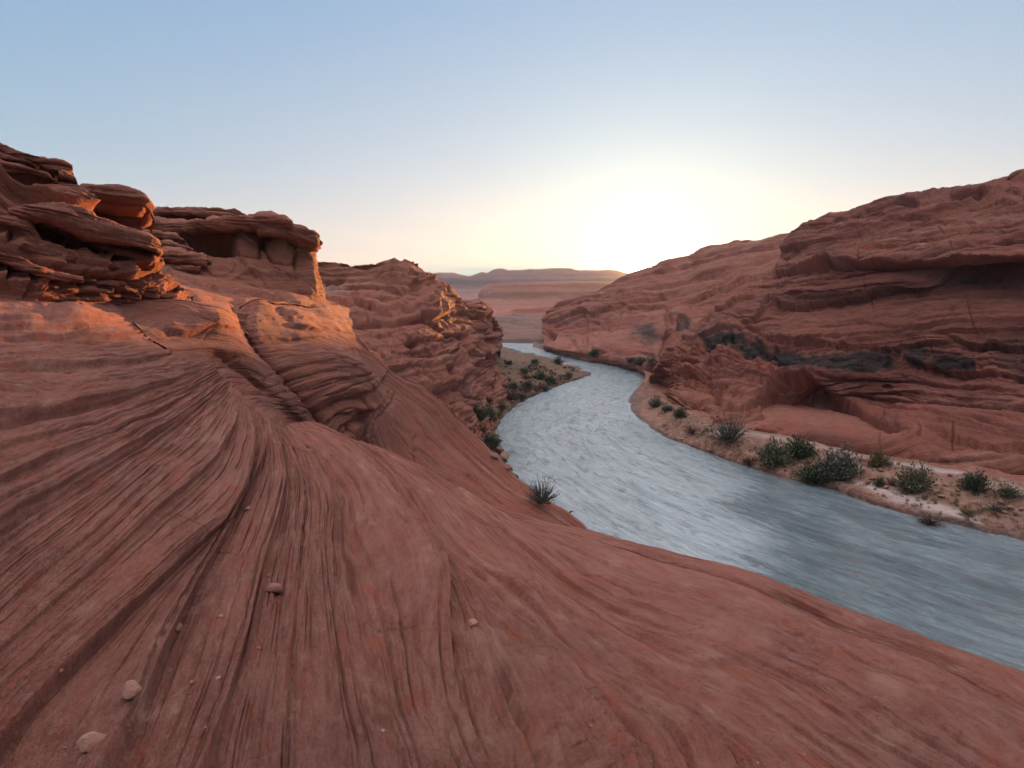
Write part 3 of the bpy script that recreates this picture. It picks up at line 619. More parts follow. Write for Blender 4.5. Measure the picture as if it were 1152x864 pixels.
# ---------------- cliffs further down the left side
F0 = [
 [(325,300,60),(342,293,62),(360,289,64),(378,289,66),(392,293,67),(404,294,68),(440,289,70),(463,294,72),(478,300,76),(491,308,80),(499,320,88),(520,333,98),(545,346,110),(557,359,118),(563,372,125)],
 [(325,322,58),(342,322,59),(362,322,60),(380,324,61),(395,328,62),(410,332,63),(440,335,64),(465,335,65),(480,336,68),(494,340,72),(505,346,84),(524,357,94),(545,366,104),(556,374,113),(562,384,122)],
 [(328,345,50),(345,347,50.5),(366,349,51),(385,352,52),(400,356,53),(416,361,54),(440,368,56),(465,374,58),(482,378,61),(500,382,65),(514,388,72),(528,394,82),(545,399,95),(553,402,105),(560,399,114)],
 [(345,368,44),(360,372,44.6),(380,378,45.5),(396,384,46),(412,392,47),(430,402,48.5),(450,413,50.5),(470,424,52.5),(488,431,54.5),(506,438,57),(520,442,61),(532,443,67),(545,435,80),(552,422,92),(557,406,106)],
 [(380,410,40.5),(395,420,41),(412,430,41.5),(428,440,42),(444,452,43),(460,464,44),(476,476,45.5),(494,486,47.5),(512,494,50),(526,498,53),(538,496,57),(547,482,66),(552,463,76),(557,444,86),(560,420,100)],
 [(410,450,38),(425,462,38.5),(440,474,39),(455,486,39.5),(470,498,40.5),(485,510,42),(500,522,44),(515,532,46),(530,538,48.5),(542,538,51),(552,528,55),(558,508,62),(562,486,72),(566,462,84),(566,432,98)]]
ST_F = [
 ('hollow', [(368,312),(386,310),(392,315),(382,318),(370,318)], 12, 4), ('ledge', [(345,300),(385,304),(430,302),(465,306)], 2, 4.2), ('ledge', [(360,326),(400,322),(440,326),(458,334)], 2.5, 7.0),
 ('crack', [(420,312),(428,306),(434,301)], 1.8, 8.4), ('crack', [(345,330),(390,334),(430,344),(455,346)], 1.6, 7.0), ('ledge', [(392,341),(430,352),(462,352),(464,346)], 3, 11.2),
 ('hollow', [(430,346),(448,346),(460,350),(452,355),(436,352)], 9, 3), ('raise', [(475,314),(488,318),(492,348),(478,344),(472,330)], 8, 4), ('hollow', [(460,320),(472,315),(474,340),(462,330)], 5, 4),
 ('hollow', [(493,312),(498,318),(496,324),(490,318)], 5, 2), ('ledge', [(470,348),(500,372),(515,378)], 2.5, 7.0),
 ('ledge', [(455,385),(500,380),(515,384)], 2, 5.6), ('hollow', [(456,383),(468,381),(470,389),(460,391)], 9, 3),
 ('ledge', [(485,402),(505,398),(515,386),(514,378)][::1], 2.5, 8.4), ('hollow', [(495,414),(507,411),(512,425),(514,434),(503,427)], 11, 3), ('ledge', [(512,412),(508,430),(520,436)], 2, 7.0),
 ('crack', [(462,378),(470,400),(482,425),(500,450),(525,475)], 2, 9.8), ('crack', [(470,390),(490,420),(512,455),(533,482)], 1.6, 5.6), ('crack', [(440,375),(455,410),(470,432)], 1.3, 4.2),
 ('ledge', [(515,455),(522,470),(530,475)], 1.5, 5.6), ('crack', [(524,402),(530,420),(528,440),(545,452)], 1.6, 5.6), ('ledge', [(510,372),(522,380),(528,398),(540,404)], 2.2, 7.0),
 ('hollow', [(540,380),(550,376),(556,384),(550,398),(543,400)], 10, 4), ('hollow', [(518,372),(524,368),(530,380),(524,384)], 6, 3), ('hollow', [(556,362),(560,364),(560,374),(556,372)], 7, 2),
 ('crack', [(500,330),(522,345),(545,355)], 1.3, 5.6), ('crack', [(505,340),(530,354),(552,368)], 1.4, 5.6), ('ledge', [(500,352),(525,364),(548,374)], 1.6, 4.9),
 ('crack', [(375,352),(390,370),(420,394),(445,418)], 1.4, 4.2), ('crack', [(400,358),(430,380),(452,404)], 1.3, 3.5), ('ledge', [(355,338),(372,344),(396,352)], 2, 5.6), ('hollow', [(392,344),(406,345),(410,351),(398,351)], 6, 3),
 ('hollow', [(548,430),(556,428),(556,440),(550,442)], 8, 2),
]
CF = {'joints': (2, 6, 5, 6, (.7, .6, .2)), 'cuts': [(.7, 2.5, 4.5, 6), (.25, .8, 3, 3)], 'beds': [(2.0, 0.6), (0.7, 0.32), (0.28, 0.13)], 'rough': [(12, .8), (2.8, 0.4), (.8, .14)], 'flat': 0.6}
def shards2(P, px, py, s):
    x, y, z = P[..., 0], P[..., 1], P[..., 2]
    a = noise3(x / 5 + 3, y / 5, z / 7); b = noise3(x / 2 + 3, y / 2, z / 3)
    return (0.9 * np.round(a * 3) / 3 + .25 * np.round(b * 3) / 3) * sstep(430, 500, px + 0.4 * (420 - py))
mb = Mesh()
P, st, va, pa = terrain(F0, 1.0, over=(30, 10, 40), cfg=CF, strokes=ST_F, seed=21, blocks=shards2, pale=[([(352,318),(372,320),(398,326),(392,333),(362,330)], .5, 5)]); mb.grid(P, st, va, pa)
tag(mb.build('left_cliff', MAT['mid']), kind='structure')

# ---------------- the hill on the far right bank, where the sun goes down
H0 = [
 [(610,360,230),(617,350,234),(625,345,237),(653,334,240),(683,320,240),(711,308,240),(730,304,240),(748,295,238),(776,291,234),(792,282,230),(818,274,226),(845,271,222),(881,267,216),(930,262,206),(1000,255,190),(1080,250,170)],
 [(610,370,226),(619,363,226),(630,359,226),(655,350,222),(683,342,215),(706,336,210),(728,332,206),(748,328,202),(772,326,198),(792,322,194),(815,318,190),(840,314,186),(875,308,182),(925,305,176),(1000,300,165),(1080,300,150)],
 [(611,380,216),(620,378,212),(634,377,207),(657,374,199),(683,369,191),(704,364,186),(724,360,180),(742,356,176),(762,360,172),(784,366,167),(808,368,160),(835,366,155),(870,364,150),(920,362,145),(1000,360,135),(1080,360,125)],
 [W(611,391,-13.9),W(620,393,-13.6),W(636,396,-13.4),W(660,400,-13.3),W(684,403,-13.2),W(704,406,-13),W(722,409,-13),W(740,414,-12.8),(758,420,128),(780,428,124),(805,434,120),(832,440,116),(868,446,112),(918,450,108),(1000,455,100),(1080,460,92)],
 [W(611,396,-16),W(620,399,-16),W(636,403,-16),W(660,408,-16),W(684,412,-16),W(704,416,-16),W(722,419,-16),W(740,424,-16),(758,440,118),(780,450,112),(805,458,108),(832,464,104),(868,470,100),(918,475,96),(1000,480,90),(1080,490,84)]]
ST_H = [
 ('ledge', [(612,362),(635,358),(655,352),(668,355),(685,348),(700,345)], 2.0, 6.3), ('hollow', [(611,372),(620,370),(625,376),(618,384),(612,382)], 8, 4), ('ledge', [(620,366),(640,360),(658,354),(662,372),(655,388)], 2.5, 5.6),
 ('ledge', [(640,348),(675,338),(710,330),(750,322)], 1.6, 4.2), ('ledge', [(660,340),(700,326),(735,315)], 1.4, 3.1), ('ledge', [(688,350),(720,338),(755,330),(770,322)], 2, 4.9),
 ('ledge', [(690,338),(735,332),(756,334)], 1.5, 4.2), ('ledge', [(765,340),(800,328),(835,318),(860,312),(888,306)], 2.4, 7.0), ('ledge', [(780,318),(815,312),(850,305)], 1.6, 4.2),
 ('ledge', [(810,288),(840,284),(880,281)], 1.4, 4.2), ('crack', [(740,300),(790,302),(840,295)], 1.2, 2.8), ('hollow', [(820,285),(835,284),(838,289),(824,290)], 5, 2), ('ledge', [(700,350),(740,345),(752,345),(758,360)], 2, 4.2),
 ('hollow', [(748,348),(757,346),(760,380),(752,400),(746,380)], 5, 4), ('hollow', [(762,352),(772,352),(775,372),(768,378),(761,370)], 6, 3), ('crack', [(640,370),(660,360),(690,372)], 1.4, 3.5), ('crack', [(670,390),(690,370),(700,352)], 1.2, 2.8),
 ('ledge', [(708,380),(735,378),(746,382)], 1.4, 2.8), ('hollow', [(620,380),(640,376),(650,388),(640,394),(624,392)], 3, 4), ('crack', [(655,402),(662,380),(668,360)], 1.4, 3.5),
]
vH = [([(708,364),(742,362),(746,385),(712,383)], .8, 8), ([(757,350),(778,352),(776,378),(760,378)], .85, 5)]
CH = {'joints': (6, 20, 4, 20, (.8, .3, .3)), 'cuts': [(2, 6, 4, 18), (.8, 2.4, 2.5, 8)], 'beds': [(4.0, 1.3), (1.3, 0.7), (.6, .3)], 'rough': [(40, 3.5), (9, 1.3), (2.5, 0.45)], 'flat': 0.5}
mb = Mesh()
P, st, va, pa = terrain(H0, 1.0, over=(70, 8, 50), cfg=CH, strokes=ST_H, seed=24, dip=(0.22, 0.0), warp=2.0, wscale=3, varnish=vH); mb.grid(P, st, va, pa)
tag(mb.build('sunset_hill', MAT['far']), kind='structure')

# ---------------- the big right-hand cliff
I0 = [
 [(887,272,124),(894,264,120),(905,257,117),(917,252,114),(948,238,108),(977,231,103),(1003,224,99),(1024,219,96),(1060,214,91),(1112,207,85),(1134,204,82),(1152,200,80),(1200,190,77),(1290,170,72)],
 [(872,300,115),(884,293,111),(900,288,107),(920,284,103),(948,277,98),(977,271,92),(1003,266,88),(1024,262,84),(1060,257,79),(1112,250,73),(1134,247,70),(1152,245,68),(1200,238,64),(1290,225,58)],
 [(842,326,110),(855,324,106),(872,320,102),(895,313,96),(925,305,90),(960,299,84),(990,298,80),(1020,299,76),(1060,298,71),(1100,296,67.5),(1130,294,65),(1152,293,63),(1200,291,60),(1290,288,55)],
 [(815,342,106),(835,340,102),(860,338,98),(890,336,94),(920,334,89),(955,330,84),(988,328,80),(1020,325,77),(1060,322,72.5),(1100,319,69),(1130,318,66.5),(1152,318,64.5),(1200,316,61),(1290,314,56)],
 [(786,362,102),(810,362,98),(840,364,94),(872,366,89),(905,368,84.5),(942,370,80),(978,371,76),(1014,373,72.5),(1055,375,67.5),(1096,376,64),(1128,377,61.5),(1152,378,60),(1200,380,56.5),(1290,385,52)],
 [(752,388,99),(780,396,93),(812,404,87),(846,412,82),(880,417,78.5),(918,420,75),(958,422,72),(1000,424,69.5),(1045,426,65),(1090,428,61),(1125,430,58),(1152,432,56),(1200,435,53),(1290,442,48)],
 [(736,412,98),(760,425,90),(790,438,82.5),(822,448,77),(856,455,73.5),(895,458,72),(940,460,71),(985,464,68),(1032,469,61.5),(1080,476,57),(1120,481,53.5),(1152,485,51),(1200,492,48),(1290,500,44)],
 [W(728,434,-14.6),W(750,446,-14.0),W(776,460,-13.5),W(806,472,-13.2),W(842,482,-13),W(884,489,-13),(930,497,55),(978,506,51.5),W(1028,512,-13),W(1078,520,-13),W(1120,527,-13),W(1152,532,-13),W(1200,540,-13),W(1290,560,-13)],
 [W(722,448,-16.5),W(742,462,-16.5),W(768,478,-16.5),W(798,492,-16.5),W(836,505,-16.5),W(880,515,-16.5),W(930,525,-16.5),W(978,535,-16.5),W(1028,545,-16.5),W(1078,555,-16.5),W(1120,562,-16.5),W(1152,570,-16.5),W(1200,580,-16.5),W(1290,600,-16.5)]]
ST_I = [
 ('ledge', [(856,318),(875,305),(890,302),(930,300),(960,299),(1000,299),(1030,299),(1060,298),(1090,295),(1152,293),(1290,291)], 5, 16.5),
 ('hollow', [(975,300),(1060,299),(1152,294),(1290,292),(1290,316),(1152,318),(1090,321),(1040,312),(1000,306)], 48, 8),
 ('raise', [(862,340),(880,332),(930,330),(980,326),(1040,318),(1060,315),(1040,325),(990,332),(930,342),(880,350),(866,348)], 7, 5),
 ('ledge', [(856,338),(872,346),(885,349),(930,344),(990,333),(1050,320),(1080,315)], 2.5, 9.0),
 ('ledge', [(850,325),(868,318),(880,312),(905,306),(930,300)], 2.5, 6.8), ('raise', [(935,292),(950,290),(968,296),(962,308),(940,311),(930,304)], 6, 4), ('crack', [(932,300),(950,302),(968,300)], 1.3, 5.2), ('crack', [(934,306),(950,307),(962,304)], 1.2, 3.9),
 ('hollow', [(1068,220),(1082,217),(1112,216),(1106,221),(1085,225),(1072,227)], 15, 3), ('ledge', [(1068,220),(1112,215),(1152,212)], 2, 5.2), ('ledge', [(1085,232),(1120,226),(1152,226)], 2, 6.0),
 ('ledge', [(960,244),(1000,232),(1024,226),(1035,232)], 2, 5.2), ('hollow', [(1004,230),(1022,225),(1036,231),(1018,235)], 8, 3), ('hollow', [(972,243),(992,240),(994,244),(975,246)], 7, 2.5),
 ('ledge', [(905,262),(940,250),(980,244)], 1.6, 4.5), ('ledge', [(940,260),(980,252),(1010,244),(1050,238)], 1.4, 3.9), ('ledge', [(900,285),(950,276),(1020,258),(1080,248)], 1.5, 3.9), ('ledge', [(960,288),(1030,278),(1090,266),(1152,262)], 1.6, 5.1), ('crack', [(1000,279),(1040,277),(1070,281)], 1.5, 5.2),
 ('crack', [(1060,245),(1110,240),(1152,228)], 1.2, 2.6), ('hollow', [(1122,251),(1140,248),(1152,248),(1140,253)], 5, 2), ('hollow', [(1086,251),(1098,250),(1096,253),(1088,253)], 4, 1.5), ('ledge', [(1000,270),(1080,262),(1152,254)], 1.3, 3.6), ('ledge', [(1120,282),(1152,279),(1200,277)], 1.4, 4.5),
 ('ledge', [(872,300),(888,285),(894,276)], 2, 4.5), ('bulge', (905,262,20,7), 4, -28), ('crack', [(860,312),(900,296),(930,290)], 1.4, 3.9), ('crack', [(895,345),(950,338),(1010,320)], 1.1, 2.6),
 ('ledge', [(800,352),(830,340),(855,336)], 2.5, 7.5), ('bulge', (815,362,22,14), 8, -25), ('ledge', [(832,365),(848,360),(858,350),(855,344)], 2, 7.5), ('crack', [(790,366),(812,352),(838,345)], 1.5, 5.2),
 ('ledge', [(838,372),(880,378),(920,381),(960,383),(1000,388),(1060,384),(1080,380)], 2.6, 9.0), ('ledge', [(960,362),(1000,368),(1060,366),(1100,362)], 1.3, 3.3), ('ledge', [(1060,372),(1100,388),(1152,395),(1290,405)], 3, 12.0), ('ledge', [(1090,391),(1130,386),(1152,383)], 1.5, 4.5),
 ('ledge', [(785,375),(800,372),(830,372),(850,374)], 2.2, 9.0), ('hollow', [(786,378),(830,376),(880,384),(960,392),(1010,398),(1010,415),(960,420),(880,414),(840,402),(800,392)], 5, 6),
 ('ledge', [(846,400),(870,395),(880,410)], 1.5, 7.5), ('bulge', (856,408,5,14), 5), ('bulge', (868,392,6,16), 4), ('bulge', (842,385,6,12), 4), ('crack', [(822,372),(826,392),(824,400)], 1.3, 5.2),
 ('raise', [(1014,390),(1040,388),(1080,398),(1100,405),(1098,417),(1060,416),(1020,408)], 5, 4), ('ledge', [(1012,404),(1050,412),(1100,420),(1152,424),(1290,430)], 2, 9.0), ('hollow', [(990,408),(1008,388),(1012,405),(1005,412)], 5, 2.5),
 ('crack', [(920,424),(990,428),(1060,432),(1152,441)], 1.3, 4.5), ('ledge', [(905,418),(930,425),(1010,430)], 1.6, 6.0),
 ('raise', [(800,420),(830,408),(868,412),(872,430),(862,445),(842,455),(818,452),(800,440)], 11, 5), ('ledge', [(868,418),(872,432),(862,446),(846,455),(822,456),(806,448),(798,440)][::-1], 3, 10.5),
 ('bulge', (816,398,18,20), 8, 10), ('bulge', (770,398,26,16), 7, 15), ('crack', [(800,405),(812,414),(805,425),(822,420)], 1.6, 7.8), ('crack', [(755,420),(785,410),(806,402)], 1.3, 4.5), ('crack', [(745,430),(785,425),(812,440)], 1.3, 3.9), ('crack', [(775,448),(800,442),(812,450)], 1.6, 6.5), ('crack', [(740,408),(770,412),(795,420)], 1.2, 3.9),
 ('crack', [(748,392),(772,382),(790,390)], 1.3, 5.2), ('hollow', [(742,388),(752,384),(748,404),(742,404)], 4, 3), ('bulge', (785,380,5,6), 5),
 ('hollow', [(864,440),(874,424),(900,420),(925,432),(955,450),(990,470),(1018,484),(1024,494),(1000,494),(950,487),(900,478),(864,468),(855,458)], 32, 17),
 ('ledge', [(872,420),(905,420),(925,436),(955,455),(990,476),(1022,490)], 4, 21.0), ('crack', [(915,472),(960,482),(1020,492)], 1.2, 3.9), ('ledge', [(870,432),(900,438),(930,448)], 1.5, 4.5),
 ('ledge', [(925,437),(985,448),(1060,456),(1152,463),(1290,470)], 1.6, 6.0), ('ledge', [(960,447),(1030,470),(1152,492),(1290,505)], 1.6, 4.8), ('ledge', [(1000,440),(1080,448),(1152,456)], 1.4, 4.5), ('ledge', [(1000,474),(1080,490),(1152,500),(1290,514)], 1.6, 4.8),
 ('ledge', [(1030,488),(1080,502),(1152,514),(1290,530)], 3, 9.0), ('hollow', [(990,436),(1000,434),(1004,438),(996,441)], 6, 2), ('hollow', [(1000,505),(1030,500),(1060,510),(1152,522),(1290,540),(1290,535),(1152,516),(1080,506),(1035,494)], 9, 5),
]
vI = [([(783,372),(822,374),(846,382),(884,382),(912,392),(915,408),(905,416),(880,418),(868,402),(846,402),(826,398),(790,390)], 1.0, 6), ([(880,392),(1000,386),(1010,408),(985,420),(920,418),(880,414)], .95, 7),
      ([(1014,388),(1085,396),(1102,406),(1098,418),(1020,412)], .9, 5), ([(1080,372),(1290,362),(1290,440),(1140,430),(1110,400)], .55, 12), ([(862,338),(985,326),(1060,314),(1152,318),(1152,328),(1000,336),(880,352)], .35, 8)]
CI = {'joints': (2.5, 8, 5, 9, (.7, -.5, .25)), 'cuts': [(1.4, 4, 8, 16), (.4, 1.4, 5, 7)], 'beds': [(3.0, 0.6), (1.0, 0.34), (.35, .15)], 'rough': [(22, 1.8), (5, 0.75), (1.4, 0.32), (.6, .12)], 'flat': 0.5}
def shards3(P, px, py, s):                             # fractured, blocky part of the wall
    x, y, z = P[..., 0], P[..., 1], P[..., 2]; k = 0.6 * x - 0.8 * y
    a = noise3(k / 5.5 + 3, z / 4.5, s / 9); b = noise3(k / 2.2 + 1, z / 1.8, s / 4)
    m = sstep(900, 840, px) * sstep(350, 385, py) + 0.5 * sstep(372, 384, py) * sstep(440, 425, py)
    return (1.5 * np.round(a * 3.5) / 3.5 + .6 * np.round(b * 3) / 3) * m
mb = Mesh()
P, st, va, pa = terrain(I0, 1.0, over=(45, 9, 50), cfg=CI, strokes=ST_I, seed=27, blocks=shards3, dip=(0.10, -.06), warp=1.2, wscale=2, varnish=vI); mb.grid(P, st, va, pa)
e = P[:, 0]; a = e * [1, 1, 0] / np.linalg.norm(e[:, :2], axis=1)[:, None]; t = np.linspace(0, 1, 20)[None, :, None]; mb.grid(e[:, None] + a[:, None] * 40 * t + np.array([12, 0, -1]) * t ** 1.5)
tag(mb.build('right_cliff', MAT['cliff']), kind='structure')
# round boulder on its rim
mb = Mesh(); CS3 = {'beds': [(0.8, 0.2), (.3, .08)], 'rough': [(4, .5), (1, .15)], 'flat': 0.6}
add_slab(mb, [(1133,201),(1140,195),(1152,191),(1175,192),(1188,200)], [(1133,206),(1140,208),(1152,209),(1175,209),(1188,205)], [82,81,80], bulge=2.5, back=8, seed=71, cfg=CS3, step=.8)
tag(mb.build('boulder', MAT['cliff']), 'rounded boulder sitting on the rim of the right cliff, at the edge of the picture', 'boulder')

# ================================================================== banks, ground, river
RIGHT = [(540,400),(572,394),(599,390),(614,394),(642,400),(669,404),(693,411),(711,416),(730,419),(731,428),(728,435),(712,443),(708,448),(712,458),(728,477),(753,493),(781,504),(804,514),(839,523),(885,538),(926,546),(967,564),(1026,580),(1104,597),(1152,608),(1300,640)]
LEFT = [(590,552),(572,528),(567,503),(557,488),(556,474),(571,464),(584,451),(610,441),(637,431),(664,421)]

CBK = {'beds': [], 'rough': [(9, .35), (2.2, .28), (.6, .12), (.2, .05)], 'flat': 1.0}
def zrow(pts): return [W(a, b, c) for a, b, c in pts]
J0 = [
 zrow([(722,416,-13.6),(742,424,-13.6),(768,434,-13.5),(802,442,-13.4),(846,449,-13.4),(900,456,-13.4),(962,468,-13.4),(1032,478,-13.3),(1102,488,-13.3),(1160,496,-13.3),(1300,520,-13.3)]),
 zrow([(726,424,-13.7),(744,437,-13.6),(770,452,-13.5),(804,465,-13.4),(848,474,-13.4),(902,481,-13.35),(962,493,-13.3),(1032,504,-13.2),(1102,514,-13.2),(1160,522,-13.2),(1300,545,-13.2)]),
 zrow([(722,428,-13.8),(740,443,-13.7),(765,459,-13.5),(800,473,-13.3),(845,482,-13.2),(900,489,-13.15),(960,501,-13.1),(1030,513,-13.1),(1100,524,-13.1),(1160,533,-13.1),(1300,556,-13.1)]),
 zrow([(722,430,-14.0),(736,447,-13.9),(760,464,-13.6),(795,480,-13.3),(840,489,-13.1),(900,496,-13.0),(960,508,-13),(1030,522,-13),(1100,534,-13),(1160,544,-13),(1300,566,-13)]),
 zrow([(716,438,-14.6),(728,458,-14.5),(752,475,-14.3),(790,494,-14.1),(842,507,-14.0),(905,520,-14.0),(955,530,-13.9),(1020,548,-13.9),(1095,566,-13.9),(1155,578,-14),(1300,602,-14)]),
 zrow([(707,446,-15),(711,460,-15),(740,486,-15),(782,505,-15),(836,523,-15),(885,539,-15),(930,548,-15),(990,571,-15),(1080,592,-15),(1152,608,-15),(1300,640,-15)]),
 zrow([(696,450,-16.4),(700,465,-16.4),(728,496,-16.4),(770,518,-16.4),(820,540,-16.4),(870,558,-16.4),(915,570,-16.4),(975,596,-16.4),(1065,620,-16.4),(1130,640,-16.4),(1280,680,-16.4)])]
MAT['bank'] = None
def ground_mat(name, c1, c2, c3, unit=1.0, pebble=3.0):
    m = bpy.data.materials.new(name); T = NT(nodes(m)); out = T.n('ShaderNodeOutputMaterial'); bs = T.n('ShaderNodeBsdfPrincipled'); T.l(bs.outputs[0], out.inputs[0])
    bs.inputs['Roughness'].default_value = .95; bs.inputs['Specular IOR Level'].default_value = .15
    pos = T.n('ShaderNodeNewGeometry').outputs['Position']
    a = T.noise(pos, .12 / unit, 5, .6); b = T.noise(pos, 1.2 / unit, 5, .65); 
    v = T.n('ShaderNodeTexVoronoi'); v.inputs['Scale'].default_value = pebble / unit; T.l(pos, v.inputs['Vector'])
    c = T.mix(T.mapr(a, .42, .62), c1, c2); c = T.mix(T.math('MULTIPLY', T.mapr(b, .48, .62), .7), c, c3)
    c = T.mix(T.math('MULTIPLY', T.mapr(v.outputs['Color'], .3, .9), .35), c, (c1[0] * .45, c1[1] * .45, c1[2] * .45))
    pl = T.n('ShaderNodeAttribute', attribute_name='pale'); rk = T.n('ShaderNodeAttribute', attribute_name='varnish'); c = T.mix(T.math('MULTIPLY', rk.outputs['Fac'], .85), c, T.mix(T.mapr(b, .4, .6), (.22, .075, .052), (.28, .105, .075))); c = T.mix(pl.outputs['Fac'], c, (.46, .33, .30))
    zz = T.n('ShaderNodeSeparateXYZ'); T.l(pos, zz.inputs[0]); wet = T.mapr(T.math('ADD', zz.outputs['Z'], T.math('MULTIPLY', b, .35)), -14.45, -14.75); wet = T.math('MULTIPLY', wet, 1.0, True)
    c = T.mix(wet, c, T.mix(1.0, c, (.42, .40, .42), 'MULTIPLY')); T.l(T.mapr(wet, 0, 1, .95, .35), bs.inputs['Roughness'])
    T.l(c, bs.inputs['Base Color'])
    h = T.math('ADD', T.math('MULTIPLY', b, .12 * unit), T.math('MULTIPLY', v.outputs['Distance'], -.10 * unit))
    bp = T.n('ShaderNodeBump'); bp.inputs['Strength'].default_value = .9; bp.inputs['Distance'].default_value = 1.0; T.l(h, bp.inputs['Height']); T.l(bp.outputs[0], bs.inputs['Normal'])
    return m
MAT['bank'] = ground_mat('gravel_bank', (.29, .145, .105), (.20, .098, .07), (.35, .215, .165), 1.0, 3.0)
MAT['bank_left'] = ground_mat('scrubby_bank', (.19, .10, .07), (.13, .085, .055), (.22, .14, .10), 1.6, 1.2)
MAT['ground'] = ground_mat('valley_floor', (.26, .13, .10), (.16, .09, .075), (.34, .16, .12), 14, 2)
mb = Mesh()
ST_J = [('ledge', [(846,478),(900,486),(960,500),(1030,515),(1080,522)], 2, 4), ('raise', [(930,540),(960,546),(1010,556),(1040,566),(1100,590),(1060,584),(990,568),(945,552)], 4, 5)]
pJ = [([(960,541),(1000,550),(1050,563),(1100,580),(1110,592),(1060,582),(1000,566),(962,549)], .95, 4), ([(1000,517),(1040,522),(1090,532),(1080,537),(1040,530),(1002,522)], .85, 4), ([(1115,540),(1152,550),(1152,556),(1110,546)], .6, 4),
      ([(800,488),(900,500),(990,520),(980,514),(900,493),(810,483)], .5, 5)]
P, st, va, pa = terrain(J0, 1.0, cfg=CBK, strokes=ST_J, seed=30, pale=pJ, varnish=[([(700,380),(1320,480),(1320,585),(1152,545),(1030,520),(960,505),(900,494),(840,484),(790,470),(740,446),(724,424)], 1.0, 7)]); mb.grid(P, st, va, pa)
tag(mb.build('right_riverbank', MAT['bank']), kind='structure')

# beach at the foot of the sunset hill
mb = Mesh()
Hb = [zrow([(600,384,-13.6),(616,390,-13.6),(642,395.5,-13.6),(669,400,-13.6),(693,405,-13.6),(715,409,-13.6),(738,412,-13.5),(760,418,-13.4)]),
      zrow([(599,390,-15),(614,394,-15),(642,400,-15),(669,404,-15),(693,411,-15),(711,416,-15),(734,419,-15),(760,424,-15)]),
      zrow([(590,393,-16.3),(608,398,-16.3),(640,404,-16.3),(666,409,-16.3),(690,417,-16.3),(708,422,-16.3),(734,426,-16.3),(760,430,-16.3)])]
P, st, va, pa = terrain(Hb, .8, cfg={'beds': [], 'rough': [(9, .5), (2, .25)], 'flat': 1}, seed=31); mb.grid(P, st, va, pa)
tag(mb.build('beach', MAT['bank']), kind='structure')

# left bank: a spit of scree and scrub
G0 = [
 zrow([(480,470,-14),(510,425,-13),(522,402,-12),(545,390,-13.5),(577,392,-15.2),(610,399,-15.2),(640,408,-15.2),(655,414,-15.2),(664,418,-15.2)]),
 zrow([(480,510,-14.6),(512,450,-10.5),(530,425,-11.2),(550,410,-12.2),(585,408,-13.4),(612,411,-14),(640,415,-14.6),(655,418,-14.9),(665,420,-15.1)]),
 zrow([(510,540,-14.8),(526,500,-13.2),(535,468,-12.2),(552,446,-12.8),(578,432,-13.3),(605,425,-13.8),(632,423,-14.3),(650,422,-14.8),(665,421.5,-15.1)]),
 zrow([(566,556,-15.2),(548,515,-13.9),(546,492,-13.5),(548,470,-13.8),(568,452,-14),(595,440,-14.2),(622,431,-14.6),(645,426,-14.9),(664,423,-15.2)]),
 zrow([(592,552,-15),(573,528,-15),(566,503,-15),(557,481,-15),(571,464,-15),(598,446,-15),(637,431,-15),(652,426,-15.1),(662,424,-15.3)]),
 zrow([(612,570,-16.4),(592,538,-16.4),(584,508,-16.4),(574,486,-16.4),(584,468,-16.4),(606,451,-16.4),(640,436,-16.4),(656,430,-16.4),(664,427,-16.4)])]
mb = Mesh()
P, st, va, pa = terrain(G0, .8, cfg={'beds': [], 'rough': [(14, .7), (4, .5), (1.3, .3), (.5, .1)], 'flat': 1}, seed=33); mb.grid(P, st, va, pa)
tag(mb.build('left_riverbank', MAT['bank_left']), kind='structure')

# valley floor far up the canyon and the plain that reaches the horizon
mb = Mesh()
y = np.concatenate([np.linspace(180, 900, 150), np.linspace(912, 3900, 120)])[:, None]; u = np.linspace(-1, 1, 360)[None]
X = u * (y * 0.55); Y = y + 0 * u
rv = np.exp(-((X - 2) / (16 + 0 * Y)) ** 4) * (Y < 262) + np.exp(-((Y - 214) / 9) ** 4) * (X < 25)
Z = -14.0 + 1.6 * fbm(X / 30, Y / 30, 0 * X, 4) + 8.0 * np.clip(fbm(X / 32 + 9, Y / 32, 0 * X + 5, 5), -.1, 1) * sstep(240, 400, Y) + sstep(240, 420, Y) * 1.5 + 8 * sstep(600, 2500, Y) * (1 + fbm(X / 250, Y / 250, 0 * X, 3))
Z = Z - sstep(.05, .5, rv) * 4 
mb.grid(np.stack([X, Y, Z], -1)); tag(mb.build('valley_floor', MAT['ground']), kind='structure')
mb = Mesh(); g = np.linspace(-1, 1, 41); gx, gy = np.meshgrid(g * 26000, g * 26000); mb.grid(np.stack([gx, gy, gx * 0 - 17.5], -1))
tag(mb.build('ground', MAT['ground'], smooth=False), kind='structure')

